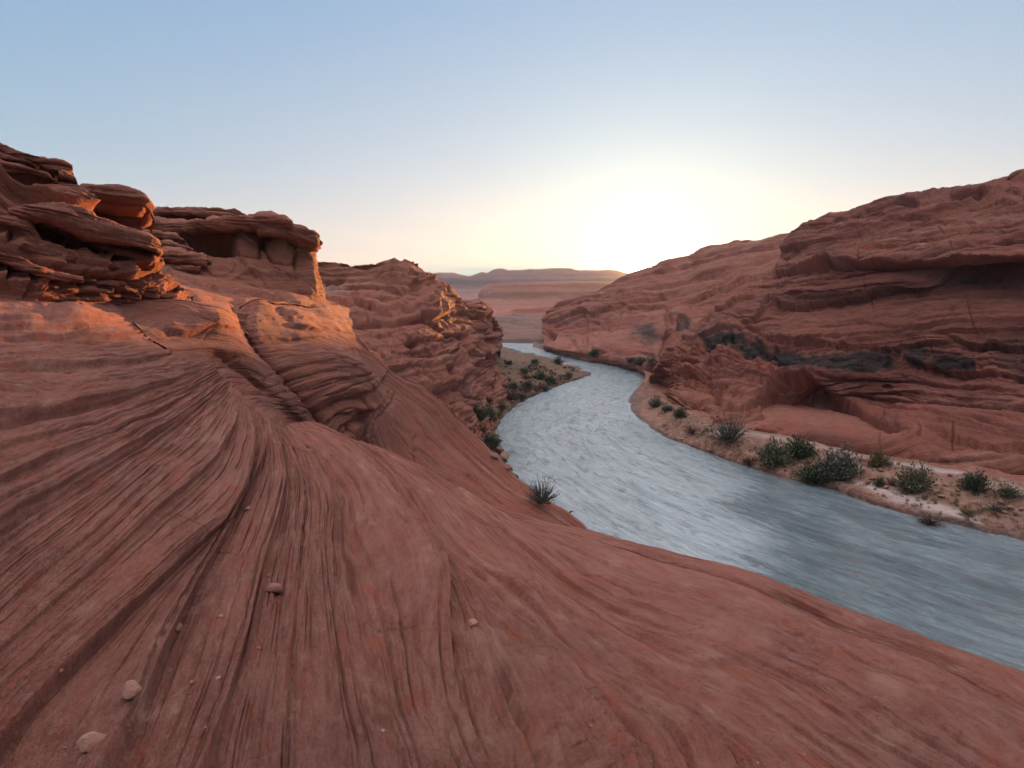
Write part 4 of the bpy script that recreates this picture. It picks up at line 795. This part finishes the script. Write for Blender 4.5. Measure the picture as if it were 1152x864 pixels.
# mesas: cliff band over a talus apron
def mesa(name, top, d, base_y, cliff, seed, back=900):
    t = np.array(top, float); dd = np.full(len(t), float(d))
    r0 = [(a, b, q) for (a, b), q in zip(t, dd)]; r1 = [(a, b + (base_y - b) * cliff, q * 0.985) for (a, b), q in zip(t, dd)]
    r2 = [(a, b + (base_y - b) * (cliff + .25), q * .95) for (a, b), q in zip(t, dd)]; r3 = [(a, base_y + 3, q * 0.86) for (a, b), q in zip(t, dd)]
    u = d / 1500.0
    P, st, va, pa = terrain([r0, r1, r2, r3], 1.0, over=(back, 5, 12), cfg={'beds': [(22 * u, 7 * u), (7 * u, 2.5 * u)], 'rough': [(180 * u, 6 * u), (45 * u, 3 * u), (12 * u, 1.5 * u)], 'flat': .5}, seed=seed, dip=(0, 0), warp=3 * u, wscale=20 * u)
    mb = Mesh(); mb.grid(P, st, va, pa); tag(mb.build(name, MAT['mesa']), kind='structure')
mesa('mesa', [(200,352),(420,351),(500,348),(528,343),(537,334),(543,325),(553,320.5),(570,320),(600,319.5),(668,318),(720,320),(900,325)], 1300, 366, .35, 81)
mesa('mesa', [(300,362),(470,361),(520,360),(538,354),(570,350),(600,347),(660,344),(720,345),(800,350)], 800, 372, .2, 82, 400)
mesa('mesa', [(-400,312),(200,309),(470,310),(500,309),(536,311),(541,309),(551,308.5),(555,305.5),(575,305.5),(590,305),(640,304),(660,306),(698,306.5),(708,310),(716,332),(740,334),(800,322),(1000,318),(1300,300)], 2700, 354, .4, 83, 450)  # rim dips where the hill hides it, shaped to let the sun through

# ---------------- river
def water_mat():
    m = bpy.data.materials.new('river_water'); T = NT(nodes(m)); out = T.n('ShaderNodeOutputMaterial'); bs = T.n('ShaderNodeBsdfPrincipled'); T.l(bs.outputs[0], out.inputs[0])
    fl = T.n('ShaderNodeAttribute', attribute_name='strata').outputs['Vector']      # x across, y along the current
    a = T.noise(T.scaled(fl, (.16, .045, 0)), 1, 5, .6, 1.2); b = T.noise(T.scaled(fl, (.8, .2, 0)), 1, 6, .7, .5); c = T.noise(T.scaled(fl, (3.2, .8, 0)), 1, 5, .7, .5)
    d = T.noise(T.scaled(fl, (11, 3.2, 0)), 1, 3, .6, .6)
    sheen_streaks = T.math('MULTIPLY', T.mapr(b, .48, .72), T.mapr(a, .40, .62), True); fine = T.math('MULTIPLY', T.mapr(c, .55, .72), T.mapr(a, .38, .6), True)
    f = T.math('ADD', T.math('MULTIPLY', sheen_streaks, .75), T.math('MULTIPLY', fine, .6), True)
    sheen = T.n('ShaderNodeAttribute', attribute_name='pale').outputs['Fac']
    def ridged(v, k): return T.math('POWER', T.math('SUBTRACT', 1.0, T.math('MULTIPLY', T.math('ABSOLUTE', T.math('SUBTRACT', v, .5)), 4.0), True), k)
    rb = T.noise(T.scaled(fl, (.55, .16, 0)), 1, 9, .72, .7); rc = T.noise(T.scaled(fl, (2.2, .5, 0)), 1, 8, .75, .6)
    strands = T.math('ADD', T.math('MULTIPLY', ridged(rb, 3.0), .8), T.math('MULTIPLY', ridged(rc, 2.5), .8))
    f = T.math('MULTIPLY', strands, T.math('ADD', T.math('MULTIPLY', sheen, .5), T.mapr(a, .34, .6, .18, .6)))
    f = T.math('ADD', f, T.math('MULTIPLY', sheen, T.mapr(a, .38, .62, .4, .85)), True)
    rd = T.noise(T.scaled(fl, (6.5, 1.5, 0)), 1, 6, .75, .8); re = T.noise(T.scaled(fl, (1.4, .33, 0)), 1, 7, .7, .9)
    tex = T.math('ADD', T.math('MULTIPLY', ridged(rd, 1.5), .45), T.math('MULTIPLY', T.mapr(re, .38, .60), .75))
    f = T.math('MULTIPLY', f, T.math('ADD', .22, T.math('MULTIPLY', tex, 1.35)), True)
    holes = T.math('MULTIPLY', T.mapr(rb, .52, .70), .45); f = T.math('MULTIPLY', f, T.math('SUBTRACT', 1.0, holes, True), True)
    f = T.math('MULTIPLY', T.math('MULTIPLY', T.math('POWER', f, 1.5), T.math('ADD', .24, T.math('MULTIPLY', sheen, .42))), 1.0)
    col = T.mix(T.mapr(a, .35, .65), (.045, .085, .10), (.08, .13, .15)); col = T.mix(f, col, (.86, .92, .96))  # pale mix paints bright sky reflection into the water colour
    T.l(col, bs.inputs['Base Color']); bs.inputs['Roughness'].default_value = .12; T.l(T.math('ADD', T.math('MULTIPLY', f, .12), .04), bs.inputs['Roughness']); bs.inputs['IOR'].default_value = 1.33
    bs.inputs['Specular IOR Level'].default_value = .6
    h = T.math('ADD', T.math('MULTIPLY', a, .5), T.math('MULTIPLY', b, .26))
    for v_, k_ in ((c, .04), (d, .006), (strands, .06), (tex, .022), (re, .13)): h = T.math('ADD', h, T.math('MULTIPLY', v_, k_))
    bp = T.n('ShaderNodeBump'); bp.inputs['Strength'].default_value = 1.0; bp.inputs['Distance'].default_value = .9; T.l(h, bp.inputs['Height']); T.l(bp.outputs[0], bs.inputs['Normal'])
    gl = T.n('ShaderNodeBsdfGlossy'); gl.inputs['Color'].default_value = (.90, .95, 1.0, 1); gl.inputs['Roughness'].default_value = .05; T.l(bp.outputs[0], gl.inputs['Normal'])
    lw = T.n('ShaderNodeLayerWeight'); lw.inputs['Blend'].default_value = .5; T.l(bp.outputs[0], lw.inputs['Normal'])
    mx = T.n('ShaderNodeMixShader'); T.l(T.math('MULTIPLY', T.mapr(lw.outputs['Facing'], .60, .93, .10, .88), T.math('SUBTRACT', 1.0, T.math('MULTIPLY', f, .55))), mx.inputs[0]); T.l(bs.outputs[0], mx.inputs[1]); T.l(gl.outputs[0], mx.inputs[2]); T.l(mx.outputs[0], out.inputs[0])
    return m
MAT['water'] = water_mat()
cl = np.array([(640,402,-52,214),(0,0,0,0)][:0] or [(-120,214),(-60,216),(-20,214),(2,206),(17,188),(24,165),(24,140),(21,115),(18,95),(15.5,80),(16,65),(20,50),(27,38),(36,27),(48,16),(62,4),(80,-12)], float)
cc = np.concatenate([[0], np.cumsum(np.hypot(*np.diff(cl, axis=0).T))]); n = 900; tt = np.linspace(0, cc[-1], n); ctr = hermite(cc, cl, tt)
tan = np.gradient(ctr, axis=0); tan /= np.linalg.norm(tan, axis=1)[:, None]; nrm = np.stack([tan[:, 1], -tan[:, 0]], -1)
uu = np.linspace(-1, 1, 260)[None, :]; half = 30.0
lo = np.minimum(half, 30)[..., None] if False else half
PX = ctr[:, None, 0] + nrm[:, None, 0] * uu * lo; PY = ctr[:, None, 1] + nrm[:, None, 1] * uu * lo
al = np.broadcast_to(tt[:, None], PX.shape); ac = np.broadcast_to(uu * half, PX.shape)
PZ = ZW + 0.07 * fbm(ac / 2.6, al / 7, 0 * al, 4) + 0.03 * fbm(ac / .8, al / 2.2, 0 * al + 4, 3)
wx, wy, wd = proj(np.stack([PX, PY, PZ], -1)); jx = wx + 40 * noise3(wx / 90, wy / 40, 1); jy = wy + 22 * noise3(wx / 90, wy / 40, 8)
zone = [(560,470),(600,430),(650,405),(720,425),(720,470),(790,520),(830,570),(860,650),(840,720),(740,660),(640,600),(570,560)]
dz_, _, _ = seg_dist(jx, jy, zone + zone[:1]); sky_sheen = sstep(-50, 45, np.where(inside(jx, jy, zone), dz_, -dz_))   # bright sky reflection, painted as a pale patch of water
mb = Mesh(); mb.grid(np.stack([PX, PY, PZ], -1), np.stack([ac, al, 0 * al], -1), None, sky_sheen)
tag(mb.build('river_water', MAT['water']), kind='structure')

# ================================================================== plants and stones
def leaf_mat(name, c1, c2):
    m = bpy.data.materials.new(name); T = NT(nodes(m)); out = T.n('ShaderNodeOutputMaterial'); bs = T.n('ShaderNodeBsdfPrincipled'); T.l(bs.outputs[0], out.inputs[0]); bs.inputs['Roughness'].default_value = .8
    a = T.noise(T.n('ShaderNodeTexCoord').outputs['Object'], 2.2, 3, .6); T.l(T.mix(T.mapr(a, .35, .65), c1, c2), bs.inputs['Base Color']); return m
LEAF = {'olive': leaf_mat('olive_leaves', (.085, .088, .04), (.16, .145, .08)), 'dark': leaf_mat('dark_leaves', (.04, .05, .024), (.08, .085, .045)),
        'straw': leaf_mat('straw_blades', (.20, .13, .055), (.12, .08, .035)), 'rust': leaf_mat('rusty_twigs', (.10, .035, .022), (.06, .03, .02)), 'grey': leaf_mat('grey_blades', (.13, .12, .095), (.08, .08, .06)), 'wood': leaf_mat('twig_bark', (.07, .045, .03), (.045, .03, .02))}
def raw(name, V, Fc, mat, parent=None):
    me = bpy.data.meshes.new(name); me.from_pydata([tuple(v) for v in V], [], Fc); me.materials.append(mat); me.update()
    o = bpy.data.objects.new(name, me); COL.objects.link(o); o.parent = parent; return o
def shrub_mesh(kind, seed):
    """unit plant about 1 m wide: (stem verts, faces), (leaf verts, faces)"""
    r = random.Random(seed); SV, SF, LV, LF = [], [], [], []
    def tube(a, b, ra, rb):
        i = len(SV); ax = np.array(b) - np.array(a); ax = ax / (np.linalg.norm(ax) + 1e-9); u = np.cross(ax, [.3, .5, .8]); u /= np.linalg.norm(u); w = np.cross(ax, u)
        for c, q in ((a, ra), (b, rb)):
            for k in range(3): SV.append(np.array(c) + q * (math.cos(2.094 * k) * u + math.sin(2.094 * k) * w))
        for k in range(3): SF.append((i + k, i + (k + 1) % 3, i + 3 + (k + 1) % 3, i + 3 + k))
    def leaf(c, dr, l, w):
        i = len(LV); dr = dr / np.linalg.norm(dr); s = np.cross(dr, [r.uniform(-1, 1), r.uniform(-1, 1), r.uniform(-1, 1)]); s /= np.linalg.norm(s) + 1e-9
        LV.extend([c - s * w * .4, c + s * w * .4, c + dr * l * .6 + s * w, c + dr * l, c + dr * l * .55 - s * w]); LF.append((i, i + 1, i + 2, i + 3, i + 4))
    nst = {'bushy': 80, 'spiky': 120, 'tuft': 90}[kind]
    for k in range(nst):
        az = r.uniform(0, 2 * math.pi); el = math.asin(r.uniform(0.12, 1)) if kind != 'tuft' else math.asin(r.uniform(.45, 1)); L = r.uniform(.32, .56) * (1.15 if kind == 'spiky' else 1)
        dr = np.array([math.cos(az) * math.cos(el), math.sin(az) * math.cos(el), math.sin(el) * 1.15]); a = np.array([r.gauss(0, .05), r.gauss(0, .05), 0]); p = a
        if kind == 'bushy':
            for s in range(3):
                q = p + dr * L / 3 + np.array([r.gauss(0, .03), r.gauss(0, .03), .02]); tube(p, q, .012 - .003 * s, .009 - .003 * s)
                for t in range(9 if s else 4):
                    c = p + (q - p) * r.random() + np.array([r.gauss(0, .045), r.gauss(0, .045), r.gauss(0, .045)])
                    leaf(c, dr + np.array([r.gauss(0, .7), r.gauss(0, .7), r.gauss(.2, .6)]), r.uniform(.05, .1), r.uniform(.012, .024))
                p = q
        else:
            bend = np.array([0, 0, -.12]) if kind == 'tuft' else np.array([0, 0, -.03]); q = a + dr * L * .55; e = a + dr * L + bend
            if kind == 'spiky' and k % 4 == 0: tube(a, q, .008, .005)
            for (c0, c1, w) in ((a, q, .011), (q, e, .008)):
                i = len(LV); d = c1 - c0; s = np.cross(d, [r.uniform(-1, 1), r.uniform(-1, 1), .2]); s /= np.linalg.norm(s) + 1e-9
                w2 = w if c1 is q else .001; LV.extend([c0 - s * w, c0 + s * w, c1 + s * w2, c1 - s * w2]); LF.append((i, i + 1, i + 2, i + 3))
            for t in range(4): leaf(a + dr * L * r.uniform(.3, 1), dr + np.array([r.gauss(0, .35), r.gauss(0, .35), r.gauss(0, .3)]), r.uniform(.05, .12), .008)
    if not SV: tube((0, 0, -.03), (0, 0, .1), .02, .01)
    return (SV, SF), (LV, LF)
PLANTS = {}
def plant(kind, tint, px, py, wpx, hpx, z, label, cat='shrub', group='shrubs along the river', seed=None):
    key = (kind, tint, (seed or int(px)) % 3)
    if key not in PLANTS:
        (a, b), (c, d) = shrub_mesh(kind, hash(kind) % 1 + len(PLANTS) * 17 + 5)
        mats = []
        for nm, V, Fc, mt in (('stems', a, b, LEAF['wood']), ('foliage', c, d, LEAF[tint])):
            me = bpy.data.meshes.new(nm); me.from_pydata([tuple(v) for v in V], [], Fc); me.materials.append(mt); mats.append((nm, me))
        PLANTS[key] = mats
    p = WP(px, py, z); dd = float(p[1]) * CP - float(p[2]) * SP
    nm = {'shrub': 'shrub', 'grass': 'grass_clump'}[cat]
    o = bpy.data.objects.new(nm, None); COL.objects.link(o); o.empty_display_size = .2
    o.location = p; o.rotation_euler = (0, 0, random.uniform(0, 6.28)); w = wpx * dd / F; h = hpx * dd / F
    o.scale = (w, w, h * 1.65 if kind != 'bushy' else h * 1.6)
    for n_, me in PLANTS[key]:
        c = bpy.data.objects.new(n_, me); COL.objects.link(c); c.parent = o
    tag(o, label, 'shrub' if cat == 'shrub' else 'grass clump', group)
    return o
_bv = {}
def drop_z(px, py, default):                       # height of the bank under a picture point
    dg = bpy.context.evaluated_depsgraph_get(); d = ray(px, py); d = d / np.linalg.norm(d)
    hit, loc, nor, idx, ob, mt = sc.ray_cast(dg, (0, 0, 0), tuple(d), distance=2000)
    return (loc.z if hit and ob.name.split('.')[0] in ('right_riverbank', 'left_riverbank', 'beach', 'rock_slope', 'left_cliff', 'rock_flank', 'right_cliff', 'sunset_hill') else default), (ob.name if hit else None), (tuple(loc) if hit else None)
bpy.context.view_layer.update()
SH = [
 ('spiky','grey',822,497,44,34,'large spiky grey shrub fanning its blades, leftmost big shrub under the right cliff'),
 ('bushy','olive',869,524,40,30,'wide olive shrub, left half of the touching pair at the right waterline'),
 ('bushy','dark',900,516,36,26,'dark shrub leaning over the right half of the touching pair on the right bank'),
 ('spiky','rust',843,522,24,12,'low rusty-brown shrub at the waterline just left of the olive pair'),
 ('bushy','dark',914,542,42,24,'dark rounded shrub at the tip of the pale sandbar on the right bank'),
 ('bushy','grey',945,540,44,38,'tall grey-green shrub behind the dark one at the sandbar tip'),
 ('bushy','straw',988,525,24,19,'yellow-olive shrub standing alone against the cliff foot'),
 ('bushy','dark',989,548,12,13,'tiny dark shrub below the yellow-olive one'),
 ('spiky','rust',1004,547,12,10,'tiny rusty twig clump right beside the tiny dark shrub'),
 ('bushy','olive',1028,554,38,32,'dark green rounded shrub in the middle of the gravel, on the right bank'),
 ('bushy','dark',1095,553,28,24,'compact dark shrub on the gravel near the right edge'),
 ('bushy','olive',1134,559,24,15,'low olive shrub on the gravel, nearest the right edge of the picture'),
 ('spiky','rust',1045,590,30,13,'rusty low brush at the right end of the pale sandbar'),
 ('spiky','straw',1088,580,22,12,'straw-coloured brush on the gravel below the compact dark shrub'),
 ('spiky','grey',1120,575,26,12,'grey low brush on the gravel behind the waterline near the right edge'),
 ('bushy','dark',765,470,17,12,'small dark round shrub on the point below the blocky toe of the right cliff'),
 ('bushy','olive',738,458,17,13,'small olive shrub nearest the tip of the right bank'),
 ('bushy','grey',750,463,15,9,'small grey shrub between the olive and the dark one on the right bank tip'),
 ('spiky','rust',780,488,18,11,'small rusty shrub between the point and the large spiky shrub'),
 ('bushy','olive',797,494,20,14,'small olive shrub touching the left side of the large spiky shrub'),
 ('bushy','dark',669,401,18,9,'dark shrub at the foot of the sunset hill, left of its beach'),
 ('bushy','dark',722,411,20,10,'dark green shrub on the beach, left one of the group by the cliff corner'),
 ('bushy','olive',735,412,16,12,'olive shrub on the beach, right against the cliff corner'),
 ('bushy','dark',710,408,14,7,'low dark shrub at the left end of the beach group'),
 ('spiky','grey',609,566,38,32,'bare spiky grey bush poking over the rock flank against the river'),
 ('bushy','dark',553,503,24,17,'dark green shrub at the left waterline, nearest to the camera of the left bank shrubs'),
 ('bushy','dark',538,473,22,20,'dark shrub in the gap at the foot of the left cliff'),
 ('bushy','olive',551,472,18,16,'olive shrub right beside the dark one at the left cliff foot'),
 ('spiky','straw',543,487,16,16,'orange straw bush between the cliff foot and the nearest waterline shrub'),
 ('spiky','straw',564,461,22,14,'orange straw bush at the left waterline bend'),
 ('bushy','rust',574,451,22,12,'brown shrub above the orange straw bush at the bend'),
 ('bushy','dark',594,437,17,9,'dark shrub on the spit above the near shore'),
 ('bushy','dark',607,427,18,10,'dark shrub in the middle of the spit'),
 ('bushy','dark',618,431,16,9,'dark shrub near the outer shore of the spit'),
 ('bushy','olive',628,410,12,9,'lone spiky shrub near the far tip of the spit'),
 ('bushy','dark',612,440,13,7,'low dark shrub touching the spit shoreline'),
 ('bushy','olive',590,420,13,7,'small olive shrub high on the spit'),
 ('bushy','grey',578,436,13,7,'small grey shrub on the scree of the left bank'),
 ('bushy','dark',572,411,11,6,'tiny dark shrub at the far foot of the left cliff'),
 ('bushy','olive',640,424,11,6,'tiny olive shrub close to the tip of the spit'),
 ('bushy','grey',602,409,11,6,'tiny grey shrub on the far side of the spit'),
 ('bushy','dark',586,449,14,8,'low dark shrub on the near shore between brown and dark ones'),
]
for kd, tn, px, py, w, h, lb in SH:
    z, nm, loc = drop_z(px, py, -14.2)
    if nm and nm.startswith(('river_water', 'valley')): z = -14.9
    if lb.startswith('bare spiky'): z = -12.9
    if z > -11: z = -13.5
    plant(kd, tn, px, py, w, h, z - .05, lb)
# dry grass clumps scattered on the gravel: nobody could count them
def grass(name, n, region, hmin, hmax, tint, seed):
    r = random.Random(seed); V, Fc = [], []; dg = bpy.context.evaluated_depsgraph_get()
    xs = [p[0] for p in region]; ys = [p[1] for p in region]; k = 0; tries = 0
    while k < n and tries < n * 12:
        tries += 1; px, py = r.uniform(min(xs), max(xs)), r.uniform(min(ys), max(ys))
        if not inside(np.array([px]), np.array([py]), region)[0]: continue
        if noise3(px / 22, py / 9, seed) < -0.05: continue
        z, nm, loc = drop_z(px, py, -14)
        if not nm or 'riverbank' not in nm: continue
        k += 1; c = np.array(loc); s = r.uniform(hmin, hmax)
        for b in range(14):
            az = r.uniform(0, 6.28); el = r.uniform(.6, 1.5); d = np.array([math.cos(az) * math.cos(el), math.sin(az) * math.cos(el), math.sin(el)]) * s; sd = np.array([-math.sin(az), math.cos(az), 0]) * s * .05
            o = c + np.array([r.gauss(0, .25), r.gauss(0, .25), -.03]) * s; i = len(V); V.extend([o - sd, o + sd, o + d]); Fc.append((i, i + 1, i + 2))
    o = raw(name, V, Fc, LEAF[tint]); tag(o, kind='stuff')
grass('dry_grass', 260, [(730,450),(790,475),(860,495),(960,512),(1060,530),(1152,545),(1152,600),(1060,582),(960,545),(880,530),(800,508),(740,480)], .18, .42, 'straw', 3)
grass('dry_grass', 300, [(548,430),(600,410),(650,417),(640,428),(600,442),(570,458),(556,475),(566,510),(545,505),(536,470)], .4, .9, 'rust', 4)

def stone_mesh(name, seed, flat=.6, sub=3):
    import bmesh
    bm = bmesh.new(); bmesh.ops.create_icosphere(bm, subdivisions=sub, radius=.5); V = np.array([v.co for v in bm.verts])
    r = np.random.RandomState(seed)
    for k in range(9):                                   # planes cut it into facets
        n_ = r.normal(size=3); n_ /= np.linalg.norm(n_); c = r.uniform(.28, .44); dd = V @ n_ - c; V = V - np.outer(np.clip(dd, 0, 1) * .9, n_)
    V = V * (1 + .10 * fbm(V[:, 0] * 3 + seed, V[:, 1] * 3, V[:, 2] * 3, 3))[:, None]; V[:, 2] *= flat
    for v, c in zip(bm.verts, V): v.co = c
    me = bpy.data.meshes.new(name); bm.to_mesh(me); bm.free(); return me
MAT['stone'] = rock_mat('stone', .25, c1=(.34, .15, .11), c2=(.22, .09, .07), c3=(.4, .22, .18))
MAT['pale_stone'] = rock_mat('pale_stone', .2, c1=(.42, .21, .16), c2=(.30, .14, .11), c3=(.5, .32, .27))
STM = [stone_mesh('stone', 100 + k) for k in range(6)]
def stone(px, py, wpx, label=None, mat='stone', group=None, rot=None, flat=1.0, long=1.0, sink=.06):
    z, nm, loc = drop_z(px, py, None) if True else 0
    if loc is None: return None
    me = STM[int(px * 7 + py) % 6]; key = me.name + mat
    if key not in _bv: m2 = me.copy(); m2.materials.append(MAT[mat]); _bv[key] = m2
    o = bpy.data.objects.new('stone', _bv[key]); COL.objects.link(o); l = np.array(loc); dd = l[1] * CP - l[2] * SP; w = wpx * dd / F
    o.scale = (w * long, w, w * flat); o.rotation_euler = (random.uniform(-.2, .2), random.uniform(-.2, .2), random.uniform(0, 6.28) if rot is None else R(rot))
    o.location = (l[0], l[1], l[2] + w * .3 * flat - sink * w)
    tag(o, label, 'stone', group); return o
NS = 'loose stones on the near slope'
stone(103,841,23,'flat pale pitted stone lying near the bottom left corner','pale_stone',NS,rot=50,long=1.3,flat=1.3)
stone(148,784,22,'broken pale block on the ridge edge, above the flat pitted stone','pale_stone',NS,rot=20,flat=1.5)
stone(309,668,17,'small stone with a white end lying in the groove left of the centre','stone',NS,rot=30,long=1.2,flat=1.5)
stone(200,710,12,'small pale chip on the ridge edge, upper one of the ridge stones','pale_stone',NS,flat=1.4)
stone(249,694,6,'tiny pale pebble in the red gully right of the ridge','pale_stone',NS)
stone(68,756,7,'tiny dark pebble in the long crack at lower left','stone',NS)
stone(532,703,12,'pale fragment at the upper end of the pale crest below centre','pale_stone',NS)
rc_ = random.Random(21)
for i in range(46):
    px, py = rc_.uniform(60, 1000), rc_.uniform(560, 862)
    z, nm, loc = drop_z(px, py, None)
    if nm and nm.startswith('rock_slope'): stone(px, py, rc_.choice([2.5, 3, 3, 4, 5, 6.5]), 'tiny angular chip lying loose on the bare near slope', 'stone' if rc_.random() < .6 else 'pale_stone', 'chips on the near slope', flat=.8)
LS = 'stones at the left waterline'
for i, (px, py, w, lb) in enumerate([(561,509,15,'reddish flat rock at the left waterline, topmost of the little pile'),(568,516,13,'reddish rock in the middle of the little waterline pile'),(571,527,10,'dark rounded rock at the lower end of the waterline pile'),(556,515,12,'reddish rock on the cliff side of the waterline pile')]):
    stone(px, py, w, lb, 'stone', LS, flat=.9)
r5 = random.Random(5)
for i in range(120):                                   # many alike on the gravel
    px = r5.uniform(740, 1152); t = (px - 740) / 412; y0 = 468 + 75 * t; y1 = 492 + 112 * t; py = r5.uniform(y0, y1)
    z, nm, loc = drop_z(px, py, None)
    if nm and nm.startswith('right_riverbank'):
        w = r5.choice([2.5, 3, 3, 4, 5, 7]) * (.6 + .6 * t)
        stone(px, py, w, 'small reddish stone strewn on the right gravel bank', 'stone' if r5.random() < .7 else 'pale_stone', 'stones strewn on the right gravel bank')
for i in range(90):
    px = r5.uniform(545, 655); py = r5.uniform(405, 470)
    z, nm, loc = drop_z(px, py, None)
    if nm and nm.startswith('left_riverbank'):
        stone(px, py, r5.choice([2.5, 3, 4, 5]), 'small brown boulder strewn over the left scree spit', 'stone', 'boulders strewn over the left spit')
# snag that sticks out of the water by the rock flank
p = WP(640, 578, ZW); V, Fc = [], []
def tb(a, b, ra, rb, n=6):
    i = len(V); a, b = np.array(a, float), np.array(b, float); ax = (b - a) / np.linalg.norm(b - a); u = np.cross(ax, [.2, .3, .9]); u /= np.linalg.norm(u); w = np.cross(ax, u)
    for c, q in ((a, ra), (b, rb)):
        for k in range(n): V.append(c + q * (math.cos(6.283 * k / n) * u + math.sin(6.283 * k / n) * w))
    for k in range(n): Fc.append((i + k, i + (k + 1) % n, i + n + (k + 1) % n, i + n + k))
    Fc.append(tuple(range(i, i + n))[::-1]); Fc.append(tuple(range(i + n, i + 2 * n)))
tb((-.3, 0, -.2), (.1, 0, .14), .09, .07); tb((.1, 0, .14), (.34, .05, .2), .07, .03); tb((0, 0, .05), (-.2, .1, .25), .04, .015)
o = raw('driftwood', V, Fc, LEAF['wood']); o.location = p; tag(o, 'small dark snag sticking out of the river beside the end of the rock flank', 'driftwood')

# ================================================================== haze, sky, sun
SUN_EL, SUN_AZ = 2.75, 12.9
def haze_box():
    m = bpy.data.materials.new('haze'); nt = nodes(m); T = NT(nt); out = T.n('ShaderNodeOutputMaterial'); v = T.n('ShaderNodeVolumePrincipled')
    v.inputs['Color'].default_value = (.84, .92, 1.0, 1); v.inputs['Density'].default_value = 0.00015; v.inputs['Anisotropy'].default_value = 0.35; T.l(v.outputs[0], out.inputs['Volume'])
    x, y0, y1, z0, z1 = 4200, -150, 3350, -19, 260
    V = [(-x, y0, z0), (x, y0, z0), (x, y1, z0), (-x, y1, z0), (-x, y0, z1), (x, y0, z1), (x, y1, z1), (-x, y1, z1)]
    o = raw('haze', V, [(3, 2, 1, 0), (4, 5, 6, 7), (0, 1, 5, 4), (1, 2, 6, 5), (2, 3, 7, 6), (3, 0, 4, 7)], m); tag(o, kind='stuff')
haze_box()
w = bpy.data.worlds.new('World'); sc.world = w; w.use_nodes = True; nt = w.node_tree; nt.nodes.clear(); T = NT(nt)
sky = T.n('ShaderNodeTexSky'); sky.sky_type = 'NISHITA'; sky.sun_disc = False; sky.sun_elevation = R(SUN_EL + 1.5); sky.sun_rotation = R(SUN_AZ); sky.air_density = 1.0; sky.dust_density = 1.2; sky.ozone_density = 1.0
EXP = 2.0; g0 = 2 ** EXP
tc = T.n('ShaderNodeTexCoord'); vn = T.n('ShaderNodeVectorMath', operation='NORMALIZE'); T.l(tc.outputs['Generated'], vn.inputs[0])
sx = T.n('ShaderNodeSeparateXYZ'); T.l(vn.outputs[0], sx.inputs[0])
dv = (math.sin(R(SUN_AZ)) * math.cos(R(SUN_EL + 0.9)), math.cos(R(SUN_AZ)) * math.cos(R(SUN_EL + 0.9)), math.sin(R(SUN_EL + 0.9)))
dt = T.n('ShaderNodeVectorMath', operation='DOT_PRODUCT'); T.l(vn.outputs[0], dt.inputs[0]); dt.inputs[1].default_value = dv
gam = T.math('MULTIPLY', T.math('ARCCOSINE', T.math('MINIMUM', dt.outputs['Value'], .99999)), 57.2958)
el = T.math('POWER', T.math('MAXIMUM', sx.outputs['Z'], 0.0), .75)
rmp = T.n('ShaderNodeValToRGB'); T.l(el, rmp.inputs[0]); cr = rmp.color_ramp
cr.elements[0].position = 0; cr.elements[0].color = (.46, .49, .48, 1); cr.elements[1].position = 1; cr.elements[1].color = (1.9, 1.9, 1.95, 1)
for pz, c in ((.13, (.38, .52, .60)), (.32, (.20, .43, .63)), (.56, (.11, .33, .60)), (.68, (.45, .52, .62)), (.85, (1.45, 1.45, 1.5))):  # stops above the view brightened beyond a low-sun sky, as added fill light
    e = cr.elements.new(pz); e.color = (*c, 1)
def glow(width, col, k):
    v = T.math('MULTIPLY', T.math('EXPONENT', T.math('DIVIDE', gam, -width)), k)
    nd = T.n('ShaderNodeVectorMath', operation='SCALE'); nd.inputs[0].default_value = col; T.l(v, nd.inputs['Scale']); return nd.outputs[0]
def add(a, b):
    nd = T.n('ShaderNodeVectorMath', operation='ADD'); T.l(a, nd.inputs[0]); T.l(b, nd.inputs[1]); return nd.outputs[0]
sm = add(add(rmp.outputs[0], glow(.9, (1, .86, .64), 20)), add(glow(3.6, (1, .88, .74), .85), glow(20, (1, .93, .84), .28)))
back = T.mapr(gam, 75, 130, 1.0, .5); hi = T.mapr(sx.outputs['Z'], .45, .75, 0, 1); back = T.math('ADD', back, hi, True)  # low sky behind the camera dimmed to add contrast
sm0 = T.n('ShaderNodeVectorMath', operation='SCALE'); T.l(sm, sm0.inputs[0]); T.l(back, sm0.inputs['Scale']); sm = sm0.outputs[0]
sc1 = T.n('ShaderNodeVectorMath', operation='SCALE'); T.l(sm, sc1.inputs[0]); sc1.inputs['Scale'].default_value = 1 / g0 / .15
sc2 = T.n('ShaderNodeVectorMath', operation='MULTIPLY'); T.l(sky.outputs[0], sc2.inputs[0]); sc2.inputs[1].default_value = (.012, .03, .03)
bg = T.n('ShaderNodeBackground'); out = T.n('ShaderNodeOutputWorld'); T.l(add(sc1.outputs[0], sc2.outputs[0]), bg.inputs[0]); bg.inputs[1].default_value = 0.15; T.l(bg.outputs[0], out.inputs[0])
sl = bpy.data.lights.new('sun', 'SUN'); so = bpy.data.objects.new('sun', sl); COL.objects.link(so); sl.energy = 5.0; sl.angle = R(.5); sl.color = (1, .42, .13)
dv = np.array([math.sin(R(SUN_AZ)) * math.cos(R(SUN_EL)), math.cos(R(SUN_AZ)) * math.cos(R(SUN_EL)), math.sin(R(SUN_EL))])
import mathutils
so.rotation_euler = mathutils.Vector(tuple(dv)).to_track_quat('Z', 'Y').to_euler()
vs = sc.view_settings; vs.view_transform = 'Standard'; vs.look = 'None'; vs.gamma = 1; vs.use_curve_mapping = False; vs.exposure = EXP
sc.cycles.max_bounces = 6; sc.cycles.volume_bounces = 0; sc.cycles.use_denoising = True
